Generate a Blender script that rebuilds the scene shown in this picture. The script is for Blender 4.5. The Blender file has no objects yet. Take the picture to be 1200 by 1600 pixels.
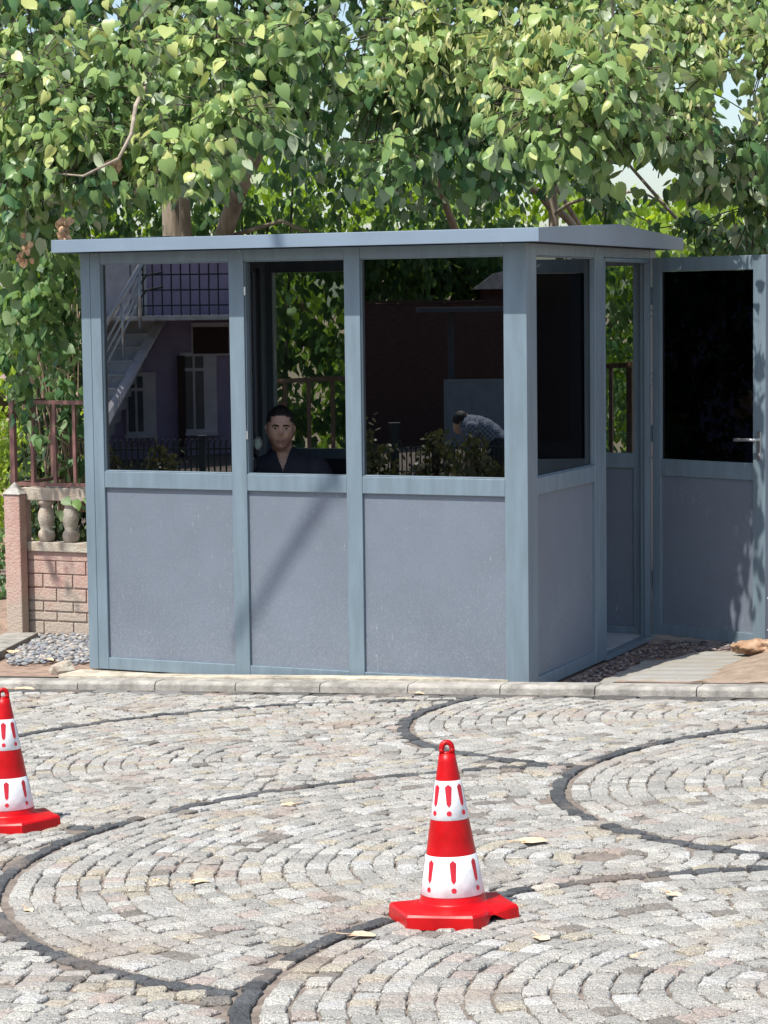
import bpy, bmesh, math, random
import numpy as np
from mathutils import Vector, Matrix, noise as mnoise
R = math.radians
random.seed(7); RNG = np.random.default_rng(11)
# ------------------------------------------------------------------ camera, sky, sun
SC = bpy.context.scene
COL = SC.collection
F = 3638.7; PITCH = 0.08806; ROLL = -0.01229; ZC = 1.956
_f = Vector((0, math.cos(PITCH), -math.sin(PITCH))); _r = Vector((1, 0, 0)); _u = _r.cross(_f)
CR = _r*math.cos(ROLL) + _u*math.sin(ROLL); CU = -_r*math.sin(ROLL) + _u*math.cos(ROLL); CF = _f
CP = Vector((0, 0, ZC))
cd = bpy.data.cameras.new('camera'); cam = bpy.data.objects.new('camera', cd); COL.objects.link(cam)
cd.sensor_fit = 'VERTICAL'; cd.sensor_height = 36.0; cd.sensor_width = 27.0; cd.lens = F/1600*36.0
cd.clip_start = 0.1; cd.clip_end = 3000
m = Matrix.Identity(4)
for i in range(3):
    m[i][0] = CR[i]; m[i][1] = CU[i]; m[i][2] = -CF[i]; m[i][3] = CP[i]
cam.matrix_world = m
SC.camera = cam
YAW = -0.41629
DX = Vector((math.cos(YAW), math.sin(YAW), 0)); DY = Vector((-math.sin(YAW), math.cos(YAW), 0))
BC = Vector((0.72023, 11.60803, 0))
sl = DX*0.18 + DY*0.52 + Vector((0, 0, -1)); sl.normalize()      # direction sunlight travels
SUN_ELEV = math.asin(-sl.z); SUN_AZ = math.atan2(-sl.x, -sl.y)  # azimuth measured from +Y clockwise
w = bpy.data.worlds.new('World'); SC.world = w; w.use_nodes = True
nt = w.node_tree; nt.nodes.clear()
sky = nt.nodes.new('ShaderNodeTexSky'); sky.sky_type = 'NISHITA'; sky.sun_disc = False
sky.sun_elevation = SUN_ELEV; sky.sun_rotation = SUN_AZ; sky.air_density = 1.0; sky.dust_density = 1.5
bg = nt.nodes.new('ShaderNodeBackground'); bg.inputs[1].default_value = 0.15
wo = nt.nodes.new('ShaderNodeOutputWorld'); nt.links.new(sky.outputs[0], bg.inputs[0]); nt.links.new(bg.outputs[0], wo.inputs[0])
ld = bpy.data.lights.new('sun', 'SUN'); ld.energy = 4.8; ld.angle = R(0.5); ld.color = (1.0, 0.96, 0.89)
lo = bpy.data.objects.new('sun', ld); COL.objects.link(lo); lo.rotation_euler = sl.to_track_quat('-Z', 'Y').to_euler(); lo.location = (-5, -3, 12)
SC.view_settings.view_transform = 'Standard'; SC.view_settings.look = 'None'
SC.view_settings.exposure = 0.36; SC.view_settings.gamma = 1.0
SC.render.resolution_x = 768; SC.render.resolution_y = 1024
SC.render.engine = 'CYCLES'
SC.cycles.transparent_max_bounces = 24

# ------------------------------------------------------------------ helpers
def ray(px, py):
    return (CR*((px-600)/F) - CU*((py-800)/F) + CF)
def at_depth(px, py, d):
    return CP + ray(px, py)*d
def loc(px, py, v):          # booth-local (u, z) where the sight line meets the plane v = const
    d = ray(px, py); q = BC + DY*v
    t = (q-CP).dot(DY)/d.dot(DY); p = CP + d*t - BC
    return p.dot(DX), p.z
def to_world(u, v, z=0): return BC + DX*u + DY*v + Vector((0, 0, z))
def to_local(x, y):
    p = Vector((x, y, 0)) - BC
    return p.dot(DX), p.dot(DY)
def road_z(x, y): return 0.044 + 0.03*(x-.71) - 0.045*(y-11.33)
def road_pt(px, py):
    d = ray(px, py); n = Vector((-.03, .045, 1)); q = Vector((.71, 11.33, .044))
    return CP + d*((q-CP).dot(n)/d.dot(n))
ROADN = Vector((-.03, .045, 1)).normalized()

def tag(o, label=None, cat=None, group=None, kind=None):
    if label: o['label'] = label
    if cat: o['category'] = cat
    if group: o['group'] = group
    if kind: o['kind'] = kind
    return o
def empty(name, loc_=(0, 0, 0), rz=0):
    o = bpy.data.objects.new(name, None); COL.objects.link(o); o.location = loc_; o.rotation_euler = (0, 0, rz)
    o.empty_display_size = .1
    return o

class MB:
    def __init__(s): s.v = []; s.f = []; s.m = []; s.att = None
    def add(s, vs, fs, mi=0):
        b = len(s.v); s.v += [tuple(v) for v in vs]; s.f += [tuple(b+i for i in f) for f in fs]; s.m += [mi]*len(fs)
    def box(s, x0, x1, y0, y1, z0, z1, mi=0):
        s.add([(x0,y0,z0),(x1,y0,z0),(x1,y1,z0),(x0,y1,z0),(x0,y0,z1),(x1,y0,z1),(x1,y1,z1),(x0,y1,z1)],
              [(0,3,2,1),(4,5,6,7),(0,1,5,4),(1,2,6,5),(2,3,7,6),(3,0,4,7)], mi)
    def bar(s, a, b, w, h=None, up=Vector((0,0,1)), mi=0):
        a = Vector(a); b = Vector(b); h = h or w; d = (b-a).normalized()
        if abs(d.dot(up)) > .98: up = Vector((0,1,0))
        x = d.cross(up).normalized()*(w/2); y = x.cross(d).normalized()*(h/2)
        s.add([a-x-y,a+x-y,a+x+y,a-x+y,b-x-y,b+x-y,b+x+y,b-x+y],
              [(0,1,2,3),(7,6,5,4),(0,4,5,1),(1,5,6,2),(2,6,7,3),(3,7,4,0)], mi)
    def tube(s, pts, rs, n=8, mi=0, cap=True):
        pts = [Vector(p) for p in pts]
        if not isinstance(rs, (list, tuple)): rs = [rs]*len(pts)
        rings = []; prev = None
        for i, p in enumerate(pts):
            d = (pts[min(i+1, len(pts)-1)] - pts[max(i-1, 0)]).normalized()
            if prev is None:
                x = d.cross(Vector((0,0,1)) if abs(d.z) < .9 else Vector((0,1,0))).normalized()
            else:
                x = (prev - d*prev.dot(d)).normalized()
            prev = x; y = d.cross(x)
            rings.append([p + (x*math.cos(t) + y*math.sin(t))*rs[i] for t in [2*math.pi*k/n for k in range(n)]])
        vs = [q for r_ in rings for q in r_]; fs = []
        for i in range(len(pts)-1):
            for k in range(n):
                fs.append((i*n+k, i*n+(k+1)%n, (i+1)*n+(k+1)%n, (i+1)*n+k))
        if cap: fs += [tuple(range(n-1, -1, -1)), tuple((len(pts)-1)*n+k for k in range(n))]
        s.add(vs, fs, mi)
    def lathe(s, prof, n=32, c=(0,0,0), mi=0, cap=True):
        vs = []; fs = []
        for r_, z in prof:
            for k in range(n):
                t = 2*math.pi*k/n; vs.append((c[0]+r_*math.cos(t), c[1]+r_*math.sin(t), c[2]+z))
        for i in range(len(prof)-1):
            for k in range(n): fs.append((i*n+k, i*n+(k+1)%n, (i+1)*n+(k+1)%n, (i+1)*n+k))
        if cap: fs += [tuple(range(n-1, -1, -1)), tuple((len(prof)-1)*n+k for k in range(n))]
        s.add(vs, fs, mi)
    def ball(s, c, r_, n=12, m_=8, mi=0):
        if not isinstance(r_, (list, tuple)): r_ = (r_, r_, r_)
        vs = [(c[0], c[1], c[2]-r_[2])]; fs = []
        for i in range(1, m_):
            a = math.pi*i/m_
            for k in range(n):
                t = 2*math.pi*k/n; vs.append((c[0]+r_[0]*math.sin(a)*math.cos(t), c[1]+r_[1]*math.sin(a)*math.sin(t), c[2]-r_[2]*math.cos(a)))
        vs.append((c[0], c[1], c[2]+r_[2])); L = len(vs)-1
        for k in range(n):
            fs.append((0, 1+(k+1)%n, 1+k)); fs.append((L, 1+(m_-2)*n+k, 1+(m_-2)*n+(k+1)%n))
            for i in range(m_-2): fs.append((1+i*n+k, 1+i*n+(k+1)%n, 1+(i+1)*n+(k+1)%n, 1+(i+1)*n+k))
        s.add(vs, fs, mi)
    def build(s, name, mats, parent=None, smooth=False, bevel=0, loc_=None):
        me = bpy.data.meshes.new(name); me.from_pydata(s.v, [], s.f)
        if not isinstance(mats, (list, tuple)): mats = [mats]
        for q in mats: me.materials.append(q)
        if len(mats) > 1: me.polygons.foreach_set('material_index', s.m)
        me.update()
        bm = bmesh.new(); bm.from_mesh(me); bmesh.ops.recalc_face_normals(bm, faces=bm.faces); bm.to_mesh(me); bm.free()
        if smooth: me.polygons.foreach_set('use_smooth', [True]*len(me.polygons))
        o = bpy.data.objects.new(name, me); COL.objects.link(o)
        if parent: o.parent = parent
        if loc_: o.location = loc_
        if bevel:
            b = o.modifiers.new('bevel', 'BEVEL'); b.width = bevel; b.segments = 2; b.limit_method = 'ANGLE'
            b.harden_normals = False
        return o

# ---- materials
def mat(name, col, rough=.6, var=.12, scale=8, bump=0, bscale=60, metal=0, spec=.5, col2=None, stretch=None, coat=0):
    mt = bpy.data.materials.new(name); mt.use_nodes = True; t = mt.node_tree; N = t.nodes; L = t.links
    bs = N['Principled BSDF']; bs.inputs['Roughness'].default_value = rough; bs.inputs['Metallic'].default_value = metal
    bs.inputs['Specular IOR Level'].default_value = spec
    if coat: bs.inputs['Coat Weight'].default_value = coat; bs.inputs['Coat Roughness'].default_value = .15
    tc = N.new('ShaderNodeTexCoord'); mp = N.new('ShaderNodeMapping'); L.new(tc.outputs['Object'], mp.inputs[0])
    if stretch: mp.inputs['Scale'].default_value = stretch
    nz = N.new('ShaderNodeTexNoise'); nz.inputs['Scale'].default_value = scale; nz.inputs['Detail'].default_value = 6; nz.inputs['Roughness'].default_value = .65
    L.new(mp.outputs[0], nz.inputs[0])
    mx = N.new('ShaderNodeMix'); mx.data_type = 'RGBA'
    c2 = col2 or tuple(min(1, c*(1+var*2.2)) for c in col); c1 = tuple(c*(1-var) for c in col)
    mx.inputs[6].default_value = (*c1, 1); mx.inputs[7].default_value = (*c2, 1)
    cr = N.new('ShaderNodeMapRange'); cr.inputs[1].default_value = .32; cr.inputs[2].default_value = .7
    L.new(nz.outputs[0], cr.inputs[0]); L.new(cr.outputs[0], mx.inputs[0]); L.new(mx.outputs[2], bs.inputs['Base Color'])
    if bump:
        n2 = N.new('ShaderNodeTexNoise'); n2.inputs['Scale'].default_value = bscale; n2.inputs['Detail'].default_value = 5
        L.new(mp.outputs[0], n2.inputs[0]); bp = N.new('ShaderNodeBump'); bp.inputs['Strength'].default_value = bump; bp.inputs['Distance'].default_value = .01
        L.new(n2.outputs[0], bp.inputs['Height']); L.new(bp.outputs[0], bs.inputs['Normal'])
    mt['bs'] = 1
    return mt
def nodes(mt):
    t = mt.node_tree
    return t, t.nodes, t.links, t.nodes['Principled BSDF']

def leaf_mat(name, dark, light, under, trans=.35, rough=.45, ylw=None):
    mt = bpy.data.materials.new(name); mt.use_nodes = True; t = mt.node_tree; N = t.nodes; L = t.links
    N.clear(); out = N.new('ShaderNodeOutputMaterial')
    at = N.new('ShaderNodeAttribute'); at.attribute_name = 'var'
    rp = N.new('ShaderNodeValToRGB'); e = rp.color_ramp.elements; e[0].position = .1; e[0].color = (*dark, 1); e[1].position = .8; e[1].color = (*light, 1)
    if ylw: q = e.new(1.0); q.color = (*ylw, 1)
    L.new(at.outputs['Fac'], rp.inputs[0])
    mx = N.new('ShaderNodeMix'); mx.data_type = 'RGBA'; mx.inputs[0].default_value = 0; L.new(rp.outputs[0], mx.inputs[6])
    ge = N.new('ShaderNodeNewGeometry')
    m2 = N.new('ShaderNodeMix'); m2.data_type = 'RGBA'; m2.inputs[7].default_value = (*under, 1)
    L.new(mx.outputs[2], m2.inputs[6]); L.new(ge.outputs['Backfacing'], m2.inputs[0])
    bs = N.new('ShaderNodeBsdfPrincipled'); bs.inputs['Roughness'].default_value = rough; bs.inputs['Specular IOR Level'].default_value = .35
    L.new(m2.outputs[2], bs.inputs['Base Color'])
    tr = N.new('ShaderNodeBsdfTranslucent')
    hs = N.new('ShaderNodeHueSaturation'); hs.inputs['Hue'].default_value = .48; hs.inputs['Saturation'].default_value = 1.15; hs.inputs['Value'].default_value = 1.5
    L.new(mx.outputs[2], hs.inputs['Color']); L.new(hs.outputs[0], tr.inputs['Color'])
    ms = N.new('ShaderNodeMixShader'); ms.inputs[0].default_value = trans
    L.new(bs.outputs[0], ms.inputs[1]); L.new(tr.outputs[0], ms.inputs[2]); L.new(ms.outputs[0], out.inputs[0])
    return mt

def glass_mat(name, tint, refl=.11, rough=0.0, rtint=(1,1,1)):
    mt = bpy.data.materials.new(name); mt.use_nodes = True; t = mt.node_tree; N = t.nodes; L = t.links
    N.clear(); out = N.new('ShaderNodeOutputMaterial')
    tr = N.new('ShaderNodeBsdfTransparent'); tr.inputs[0].default_value = (*tint, 1)
    gl = N.new('ShaderNodeBsdfGlossy'); gl.inputs['Roughness'].default_value = rough; gl.inputs['Color'].default_value = (*rtint, 1)
    lw = N.new('ShaderNodeLayerWeight'); lw.inputs['Blend'].default_value = .25
    mr = N.new('ShaderNodeMapRange'); mr.inputs[1].default_value = 0; mr.inputs[2].default_value = 1; mr.inputs[3].default_value = refl; mr.inputs[4].default_value = .8
    pw = N.new('ShaderNodeMath'); pw.operation = 'POWER'; pw.inputs[1].default_value = 3
    L.new(lw.outputs['Facing'], pw.inputs[0]); L.new(pw.outputs[0], mr.inputs[0])
    ms = N.new('ShaderNodeMixShader'); L.new(mr.outputs[0], ms.inputs[0]); L.new(tr.outputs[0], ms.inputs[1]); L.new(gl.outputs[0], ms.inputs[2])
    L.new(ms.outputs[0], out.inputs[0])
    return mt

M = {}
M['frame'] = mat('blue_grey_paint', (.158, .210, .246), .38, .10, 2.5, .03, 90, stretch=(6, 6, .8))
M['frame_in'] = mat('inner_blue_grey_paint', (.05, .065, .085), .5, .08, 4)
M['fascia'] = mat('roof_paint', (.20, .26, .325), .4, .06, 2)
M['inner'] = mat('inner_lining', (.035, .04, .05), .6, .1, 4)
M['steel'] = mat('brushed_steel', (.6, .6, .6), .3, .1, 30, metal=.9)
M['white_plastic'] = mat('white_plastic', (.75, .75, .73), .4, .05)
M['glass'] = glass_mat('dark_tinted_glass', (.10, .11, .15), .24)
M['glass_door'] = glass_mat('door_dark_glass', (.05, .06, .10), .06)
M['glass_back'] = glass_mat('clear_glass', (.66, .72, .66), .20)
M['red'] = mat('red_plastic', (.43, .001, .003), .40, .16, 14, spec=.3)
M['white_band'] = mat('white_reflective_sleeve', (.74, .74, .74), .45, .10, 26, .1, 60)
M['mark_red'] = mat('printed_red', (.50, .01, .025), .45, .05)
M['concrete'] = mat('pale_concrete', (.44, .41, .35), .85, .22, 6, .35, 70)
M['kerb'] = mat('kerb_concrete', (.255, .24, .212), .9, .35, 9, .4, 90)
M['pink'] = mat('pink_painted_concrete', (.42, .27, .22), .85, .2, 7, .4, 80, col2=(.42, .37, .30))
M['brown_metal'] = mat('brown_painted_steel', (.21, .105, .09), .45, .15, 12)
M['bark'] = mat('bark', (.26, .215, .165), .9, .4, 10, .7, 30, stretch=(1, 1, .25))
M['bark_dark'] = mat('dark_bark', (.06, .045, .035), .9, .35, 14, .6, 40, stretch=(1, 1, .3))
M['stem'] = mat('vine_stem', (.24, .18, .12), .85, .3, 20)
M['dry'] = mat('dry_leaf', (.48, .30, .17), .8, .35, 25)

# grimy composite panel: scuffs and fine dust specks
def panel_mat():
    mt = mat('grey_panel_laminate', (.152, .177, .215), .5, .06, 2, .03, 400)
    t, N, L, bs = nodes(mt); mx = bs.inputs['Base Color'].links[0].from_node
    tc = N.new('ShaderNodeTexCoord')
    def layer(sc, scale, lo, hi, amt, rough=.6):
        mp = N.new('ShaderNodeMapping'); mp.inputs['Scale'].default_value = sc; L.new(tc.outputs['Object'], mp.inputs[0])
        n = N.new('ShaderNodeTexNoise'); n.inputs['Scale'].default_value = scale; n.inputs['Detail'].default_value = 4; n.inputs['Roughness'].default_value = rough; L.new(mp.outputs[0], n.inputs[0])
        r = N.new('ShaderNodeMapRange'); r.inputs[1].default_value = lo; r.inputs[2].default_value = hi; r.inputs[4].default_value = amt; L.new(n.outputs[0], r.inputs[0]); return r.outputs[0]
    def op(k, a, b):
        m_ = N.new('ShaderNodeMath'); m_.operation = k
        for i, q in enumerate((a, b)):
            if isinstance(q, float): m_.inputs[i].default_value = q
            else: L.new(q, m_.inputs[i])
        return m_.outputs[0]
    speck = layer((1, 1, .6), 190, .52, .75, 1.0, .8)
    sp = N.new('ShaderNodeSeparateXYZ'); L.new(tc.outputs['Object'], sp.inputs[0])
    zr = N.new('ShaderNodeMapRange'); zr.inputs[1].default_value = .06; zr.inputs[2].default_value = .7; zr.inputs[3].default_value = .75; zr.inputs[4].default_value = .32; L.new(sp.outputs[2], zr.inputs[0])
    dust = op('MULTIPLY', speck, zr.outputs[0])
    scuff = op('MULTIPLY', layer((6, 6, 1.2), 9, .60, .68, 1.0, .9), layer((1, 1, 1), 3.2, .50, .62, .8))
    tot = op('ADD', dust, scuff)
    m2 = N.new('ShaderNodeMix'); m2.data_type = 'RGBA'; m2.inputs[7].default_value = (.40, .42, .44, 1)
    L.new(mx.outputs[2], m2.inputs[6]); L.new(tot, m2.inputs[0]); L.new(m2.outputs[2], bs.inputs['Base Color'])
    return mt
M['panel'] = panel_mat()

# granite setts: colour of each stone from a per-stone attribute, salt-and-pepper grain
def cobble_mat():
    mt = bpy.data.materials.new('granite_setts'); mt.use_nodes = True; t, N, L, bs = nodes(mt)
    at = N.new('ShaderNodeAttribute'); at.attribute_name = 'stone'
    tc = N.new('ShaderNodeTexCoord')
    n1 = N.new('ShaderNodeTexNoise'); n1.inputs['Scale'].default_value = 280; n1.inputs['Detail'].default_value = 3; n1.inputs['Roughness'].default_value = .7
    L.new(tc.outputs['Object'], n1.inputs[0])
    n2 = N.new('ShaderNodeTexNoise'); n2.inputs['Scale'].default_value = 3; n2.inputs['Detail'].default_value = 5; L.new(tc.outputs['Object'], n2.inputs[0])
    r1 = N.new('ShaderNodeMapRange'); r1.inputs[1].default_value = .35; r1.inputs[2].default_value = .62; r1.inputs[3].default_value = .28; r1.inputs[4].default_value = 1.45; L.new(n1.outputs[0], r1.inputs[0])
    m1 = N.new('ShaderNodeMix'); m1.data_type = 'RGBA'; m1.blend_type = 'MULTIPLY'; m1.inputs[0].default_value = 1
    L.new(at.outputs['Color'], m1.inputs[6]); L.new(r1.outputs[0], m1.inputs[7])
    r2 = N.new('ShaderNodeMapRange'); r2.inputs[1].default_value = .54; r2.inputs[2].default_value = .74; r2.inputs[4].default_value = .6; L.new(n2.outputs[0], r2.inputs[0])
    m2 = N.new('ShaderNodeMix'); m2.data_type = 'RGBA'; m2.inputs[7].default_value = (.30, .225, .17, 1)
    L.new(r2.outputs[0], m2.inputs[0]); L.new(m1.outputs[2], m2.inputs[6]); L.new(m2.outputs[2], bs.inputs['Base Color'])
    bs.inputs['Roughness'].default_value = .8
    n3 = N.new('ShaderNodeTexNoise'); n3.inputs['Scale'].default_value = 60; n3.inputs['Detail'].default_value = 6; L.new(tc.outputs['Object'], n3.inputs[0])
    bp = N.new('ShaderNodeBump'); bp.inputs['Strength'].default_value = 1.0; bp.inputs['Distance'].default_value = .016; L.new(n3.outputs[0], bp.inputs['Height']); L.new(bp.outputs[0], bs.inputs['Normal'])
    return mt
M['cobble'] = cobble_mat()
M['sand'] = mat('joint_sand', (.17, .14, .115), .95, .35, 20, .5, 200)
M['soil'] = mat('dry_reddish_soil', (.26, .18, .135), .95, .3, 10, .6, 150)

# ------------------------------------------------------------------ ground
def pave_z(x, y):
    z = 0.101 + .022*(x-.72) - .0616*(y-11.4)
    u, v = to_local(x, y)
    if y > 16 : z = max(z, -.18)
    du = max(-2.7-u, 0, u-.32); dv = max(-.10-v, 0, v-2.4)
    k = max(0, 1-math.hypot(du, dv)/.18)
    return z*(1-k) + min(z, -.012)*k
def kerb_local(): return -.165   # v of the kerb's rear edge
def grid_mesh(name, us, vs, zf, material, jitter=0):
    g = MB()
    for v in vs:
        for u in us:
            p = to_world(u, v); g.v.append((p.x, p.y, zf(p.x, p.y) + (random.uniform(-1, 1)*jitter)))
    n = len(us)
    for j in range(len(vs)-1):
        for i in range(n-1): g.f.append((j*n+i, j*n+i+1, (j+1)*n+i+1, (j+1)*n+i)); g.m.append(0)
    return g.build(name, material, smooth=True)
KV0, KV1 = -.30, -.165      # kerb front and rear in booth-local v
us = [-400, -120, -40, -15, -8] + [-5+.1*i for i in range(91)] + [6, 10, 25, 80, 400]
vs = [KV1+.0, -.12, -.06, 0, .1, .2, .3, .5, .8, 1.1, 1.4, 1.7, 2, 2.3, 2.6, 3, 3.5, 4.5, 6, 9, 15, 40, 120, 500]
def gz(x, y):
    u, v = to_local(x, y)
    if abs(u) > 6 or v > 6:
        x2 = max(-6, min(6, x)); return max(-.25, min(.15, pave_z(x2, min(y, 16))))
    return pave_z(x, y)
tag(grid_mesh('ground', us, vs, lambda x, y: gz(x, y)-.004, M['soil']), kind='structure')
# bed of the road
g = MB()
us_ = [-60, -20, -8, -4, 0, 4, 8, 20, 60]; vs_ = [-60, -30, -16, -10, -6, -3, KV0+.01]
def rz(x, y): return road_z(x, y)
for v in vs_:
    for u in us_:
        p = to_world(u, v); g.v.append((p.x, p.y, rz(max(-30, min(30, p.x)), max(-30, p.y)) - .0065))
for j in range(len(vs_)-1):
    for i in range(len(us_)-1): g.f.append((j*9+i, j*9+i+1, (j+1)*9+i+1, (j+1)*9+i)); g.m.append(0)
tag(g.build('road_bed', M['sand'], smooth=True), kind='structure')

# cobbles in overlapping rings with a dark outer row
SETT = .070
discs = [  # painter's order: later rings cut into earlier ones; (x, y, radius, dark outer row)
 (-.6, 7.5, 6.6, 0), (.3, 13.2, 2.4, 0), (2.9, 12.6, 2.4, 0), (-3.0, 6.1, 1.75, 0), (-1.6, 4.0, 1.9, 0), (0.2, 3.0, 2.2, 0),
 (-2.95, 10.3, 1.75, 0), (-.28, 9.62, 1.74, 1), (1.67, 10.31, 1.62, 1), (3.9, 11.0, 1.6, 1), (.66, 7.18, 1.90, 1),
 (2.33, 8.33, 1.73, 1), (1.08, 5.45, 1.46, 1)]
cv, cf, cc = [], [], []
pal = [(.372,.355,.318)]*8 + [(.425,.41,.365)]*4 + [(.32,.31,.28)]*5 + [(.39,.35,.275)]*2 + [(.37,.315,.275)]*1 + [(.20,.18,.155)]*1 + [(.45,.44,.41)]*2
def add_sett(cx, cy, tx, ty, lw, lr, col):
    nx, ny = -ty, tx; zc = road_z(cx, cy); b = len(cv)
    h0 = random.gauss(.002, .0018); ta, tb = random.gauss(0, .028), random.gauss(0, .028)
    prof = [(1.0, -.02), (.985, -.003), (.88, .0018)]
    n8 = [(-1,-1),(-.33,-1.03),(.36,-1.02),(1,-1),(1.03,-.3),(1.02,.35),(1,1),(.33,1.03),(-.3,1.02),(-1,1),(-1.03,.33),(-1.02,-.33)]
    jit = [(random.gauss(0, .05), random.gauss(0, .06)) for _ in n8]
    for s_, dz in prof:
        for (a, c), (ja, jc) in zip(n8, jit):
            if abs(a) > .9 and abs(c) > .9: a *= .965; c *= .965
            a2 = (a+ja)*s_*lw/2; c2 = (c+jc)*s_*lr/2
            x = cx + tx*a2 + nx*c2; y = cy + ty*a2 + ny*c2
            cv.append((x, y, road_z(x, y) + h0 + dz + (a2*ta + c2*tb if dz > -.01 else 0)))
    n = 12
    for r_ in range(2):
        for k in range(n): cf.append((b+r_*n+k, b+r_*n+(k+1)%n, b+(r_+1)*n+(k+1)%n, b+(r_+1)*n+k))
    x, y = cx, cy
    cv.append((x, y, road_z(x, y) + h0 + .005 + random.gauss(0, .001)))
    top = b+2*n
    for k in range(n): cf.append((top+k, top+(k+1)%n, b+3*n))
    cc.extend([col]*(3*n+1))
def visible(x, y):
    if not (3.6 < y < 13.4): return False
    u, v = to_local(x, y)
    return v < KV0-.105 and -.17*y-.9 < x < .17*y+.9
for di, (X, Y, RR, dk) in enumerate(discs):
    k = 0
    while True:
        ww = SETT*(1.0 if k else .98); r_ = RR - SETT*(k+.5) + (.012 if dk and k == 0 else 0)
        if r_ < .05: break
        n = max(3, int(2*math.pi*r_/(SETT*random.uniform(1.06, 1.22)))); off = random.random()*6.28
        for i in range(n):
            a = off + 2*math.pi*(i + random.uniform(-.12, .12))/n
            rr = r_ + random.gauss(0, .003); x = X + rr*math.cos(a); y = Y + rr*math.sin(a)
            if not visible(x, y): continue
            if any(math.hypot(x-d[0], y-d[1]) < d[2]+.018 for d in discs[di+1:]): continue
            col = random.choice(pal); s_ = random.uniform(.9, 1.1)
            if dk and k == 0:
                col = (.075, .078, .08); s_ = random.uniform(.7, 1.25)
                if random.random() < .04: col = (.42, .38, .32)
            lw = 2*math.pi*r_/n - random.uniform(.002, .008)
            add_sett(x, y, -math.sin(a), math.cos(a), lw, (SETT if k or not dk else SETT*.8)-random.uniform(.001, .008), tuple(c*s_ for c in col))
        k += 1
# the straight course laid against the kerb
u = -4.2
while u < 2.6:
    lw = random.uniform(.12, .22); p = to_world(u+lw/2, KV0-.048)
    c_ = random.uniform(.07, .13) if random.random() > .12 else .2
    add_sett(p.x, p.y, DX.x, DX.y, lw-.004, .096, (c_, c_*.97, c_*.92)); u += lw
me = bpy.data.meshes.new('cobbled_road'); me.from_pydata(cv, [], cf); me.materials.append(M['cobble'])
a_ = me.color_attributes.new('stone', 'FLOAT_COLOR', 'POINT')
arr = np.ones((len(cv), 4), dtype=np.float32); arr[:, :3] = np.array(cc); a_.data.foreach_set('color', arr.ravel()); me.update()
o = bpy.data.objects.new('cobbled_road', me); COL.objects.link(o); tag(o, kind='structure')

# kerb: separate concrete lengths with open joints, rounded nose, and the dark grouted gutter strip
kj = [-4.6] + [to_local(road_pt(px, 1085).x, road_pt(px, 1085).y)[0] for px in (-150, 95, 223, 355, 493, 636, 785, 937, 1099)] + [2.0, 2.6, 3.3]
g = MB()
def ktop(u): p = to_world(u, KV1); return road_z(to_world(u, KV0).x, to_world(u, KV0).y) + .058
for a, b in zip(kj[:-1], kj[1:]):
    prof = [(KV0+.008, -.06), (KV0+.012, .040), (KV0+.020, .054), (KV0+.032, .057), (KV1-.004, .058), (KV1-.004, -.06)]
    n = len(prof); vs3 = []
    a2, b2 = a+.0022, b-.0022; dz = random.gauss(0, .0015)
    for u in (a2, b2):
        for v, z in prof:
            p = to_world(u, v); q = to_world(u, KV0); vs3.append((p.x, p.y, road_z(q.x, q.y) + z*(.85 if z > 0 else 1) + dz))
    g.add(vs3, [tuple(range(n)), tuple(range(2*n-1, n-1, -1))] + [(i, i+n, (i+1)%n+n, (i+1)%n) for i in range(n)])
tag(g.build('kerb', M['kerb'], bevel=.003), kind='structure')
M['gutter'] = mat('dark_gutter_grout', (.11, .105, .1), .95, .3, 15, .4, 100, col2=(.22, .19, .16))
g = MB()
for u in np.arange(-3.2, 2.6, .2):
    q = [to_world(u, KV0-.022), to_world(u+.2, KV0-.022), to_world(u+.2, KV0+.013), to_world(u, KV0+.013)]
    g.add([(p.x, p.y, road_z(p.x, p.y)+.0045) for p in q], [(0, 1, 2, 3)])
tag(g.build('gutter', M['gutter']), kind='structure')

# concrete strip the booth stands on, at the left front
def rough_slab(name, outline, h, material, zf=pave_z, label=None, cat=None, kind=None, parent=None):
    cx = sum(p[0] for p in outline)/len(outline); cy = sum(p[1] for p in outline)/len(outline)
    g = MB(); n = len(outline); rings = []
    for s_, dz in ((1, -.05), (1, h*.6), (.97, h), (.6, h), (.3, h)):
        for (u, v) in outline:
            uu = cx+(u-cx)*s_; vv = cy+(v-cy)*s_; p = to_world(uu, vv)
            g.v.append((p.x, p.y, zf(p.x, p.y)+dz))
    for r_ in range(4):
        for k in range(n): g.f.append((r_*n+k, r_*n+(k+1)%n, (r_+1)*n+(k+1)%n, (r_+1)*n+k)); g.m.append(0)
    g.f.append(tuple(4*n+k for k in range(n))); g.m.append(0)
    o = g.build(name, material, parent)
    return tag(o, label, cat, kind=kind)
ol = [(-2.66, -.165), (-1.9, -.165), (-1.2, -.165), (-.5, -.165), (-.05, -.165), (-.05, -.02), (-.6, .03), (-1.3, .05), (-2.0, .06), (-2.5, .08), (-2.62, .0), (-2.70, -.1)]
M['footing'] = mat('cream_concrete', (.36, .32, .25), .9, .35, 8, .5, 60)
rough_slab('footing_strip', ol, .004, M['footing'], zf=lambda x, y: (0.101 + .022*(x-.72) - .0616*(y-11.4)) if to_local(x, y)[1] < -.03 else -.012, kind='structure')

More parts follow.
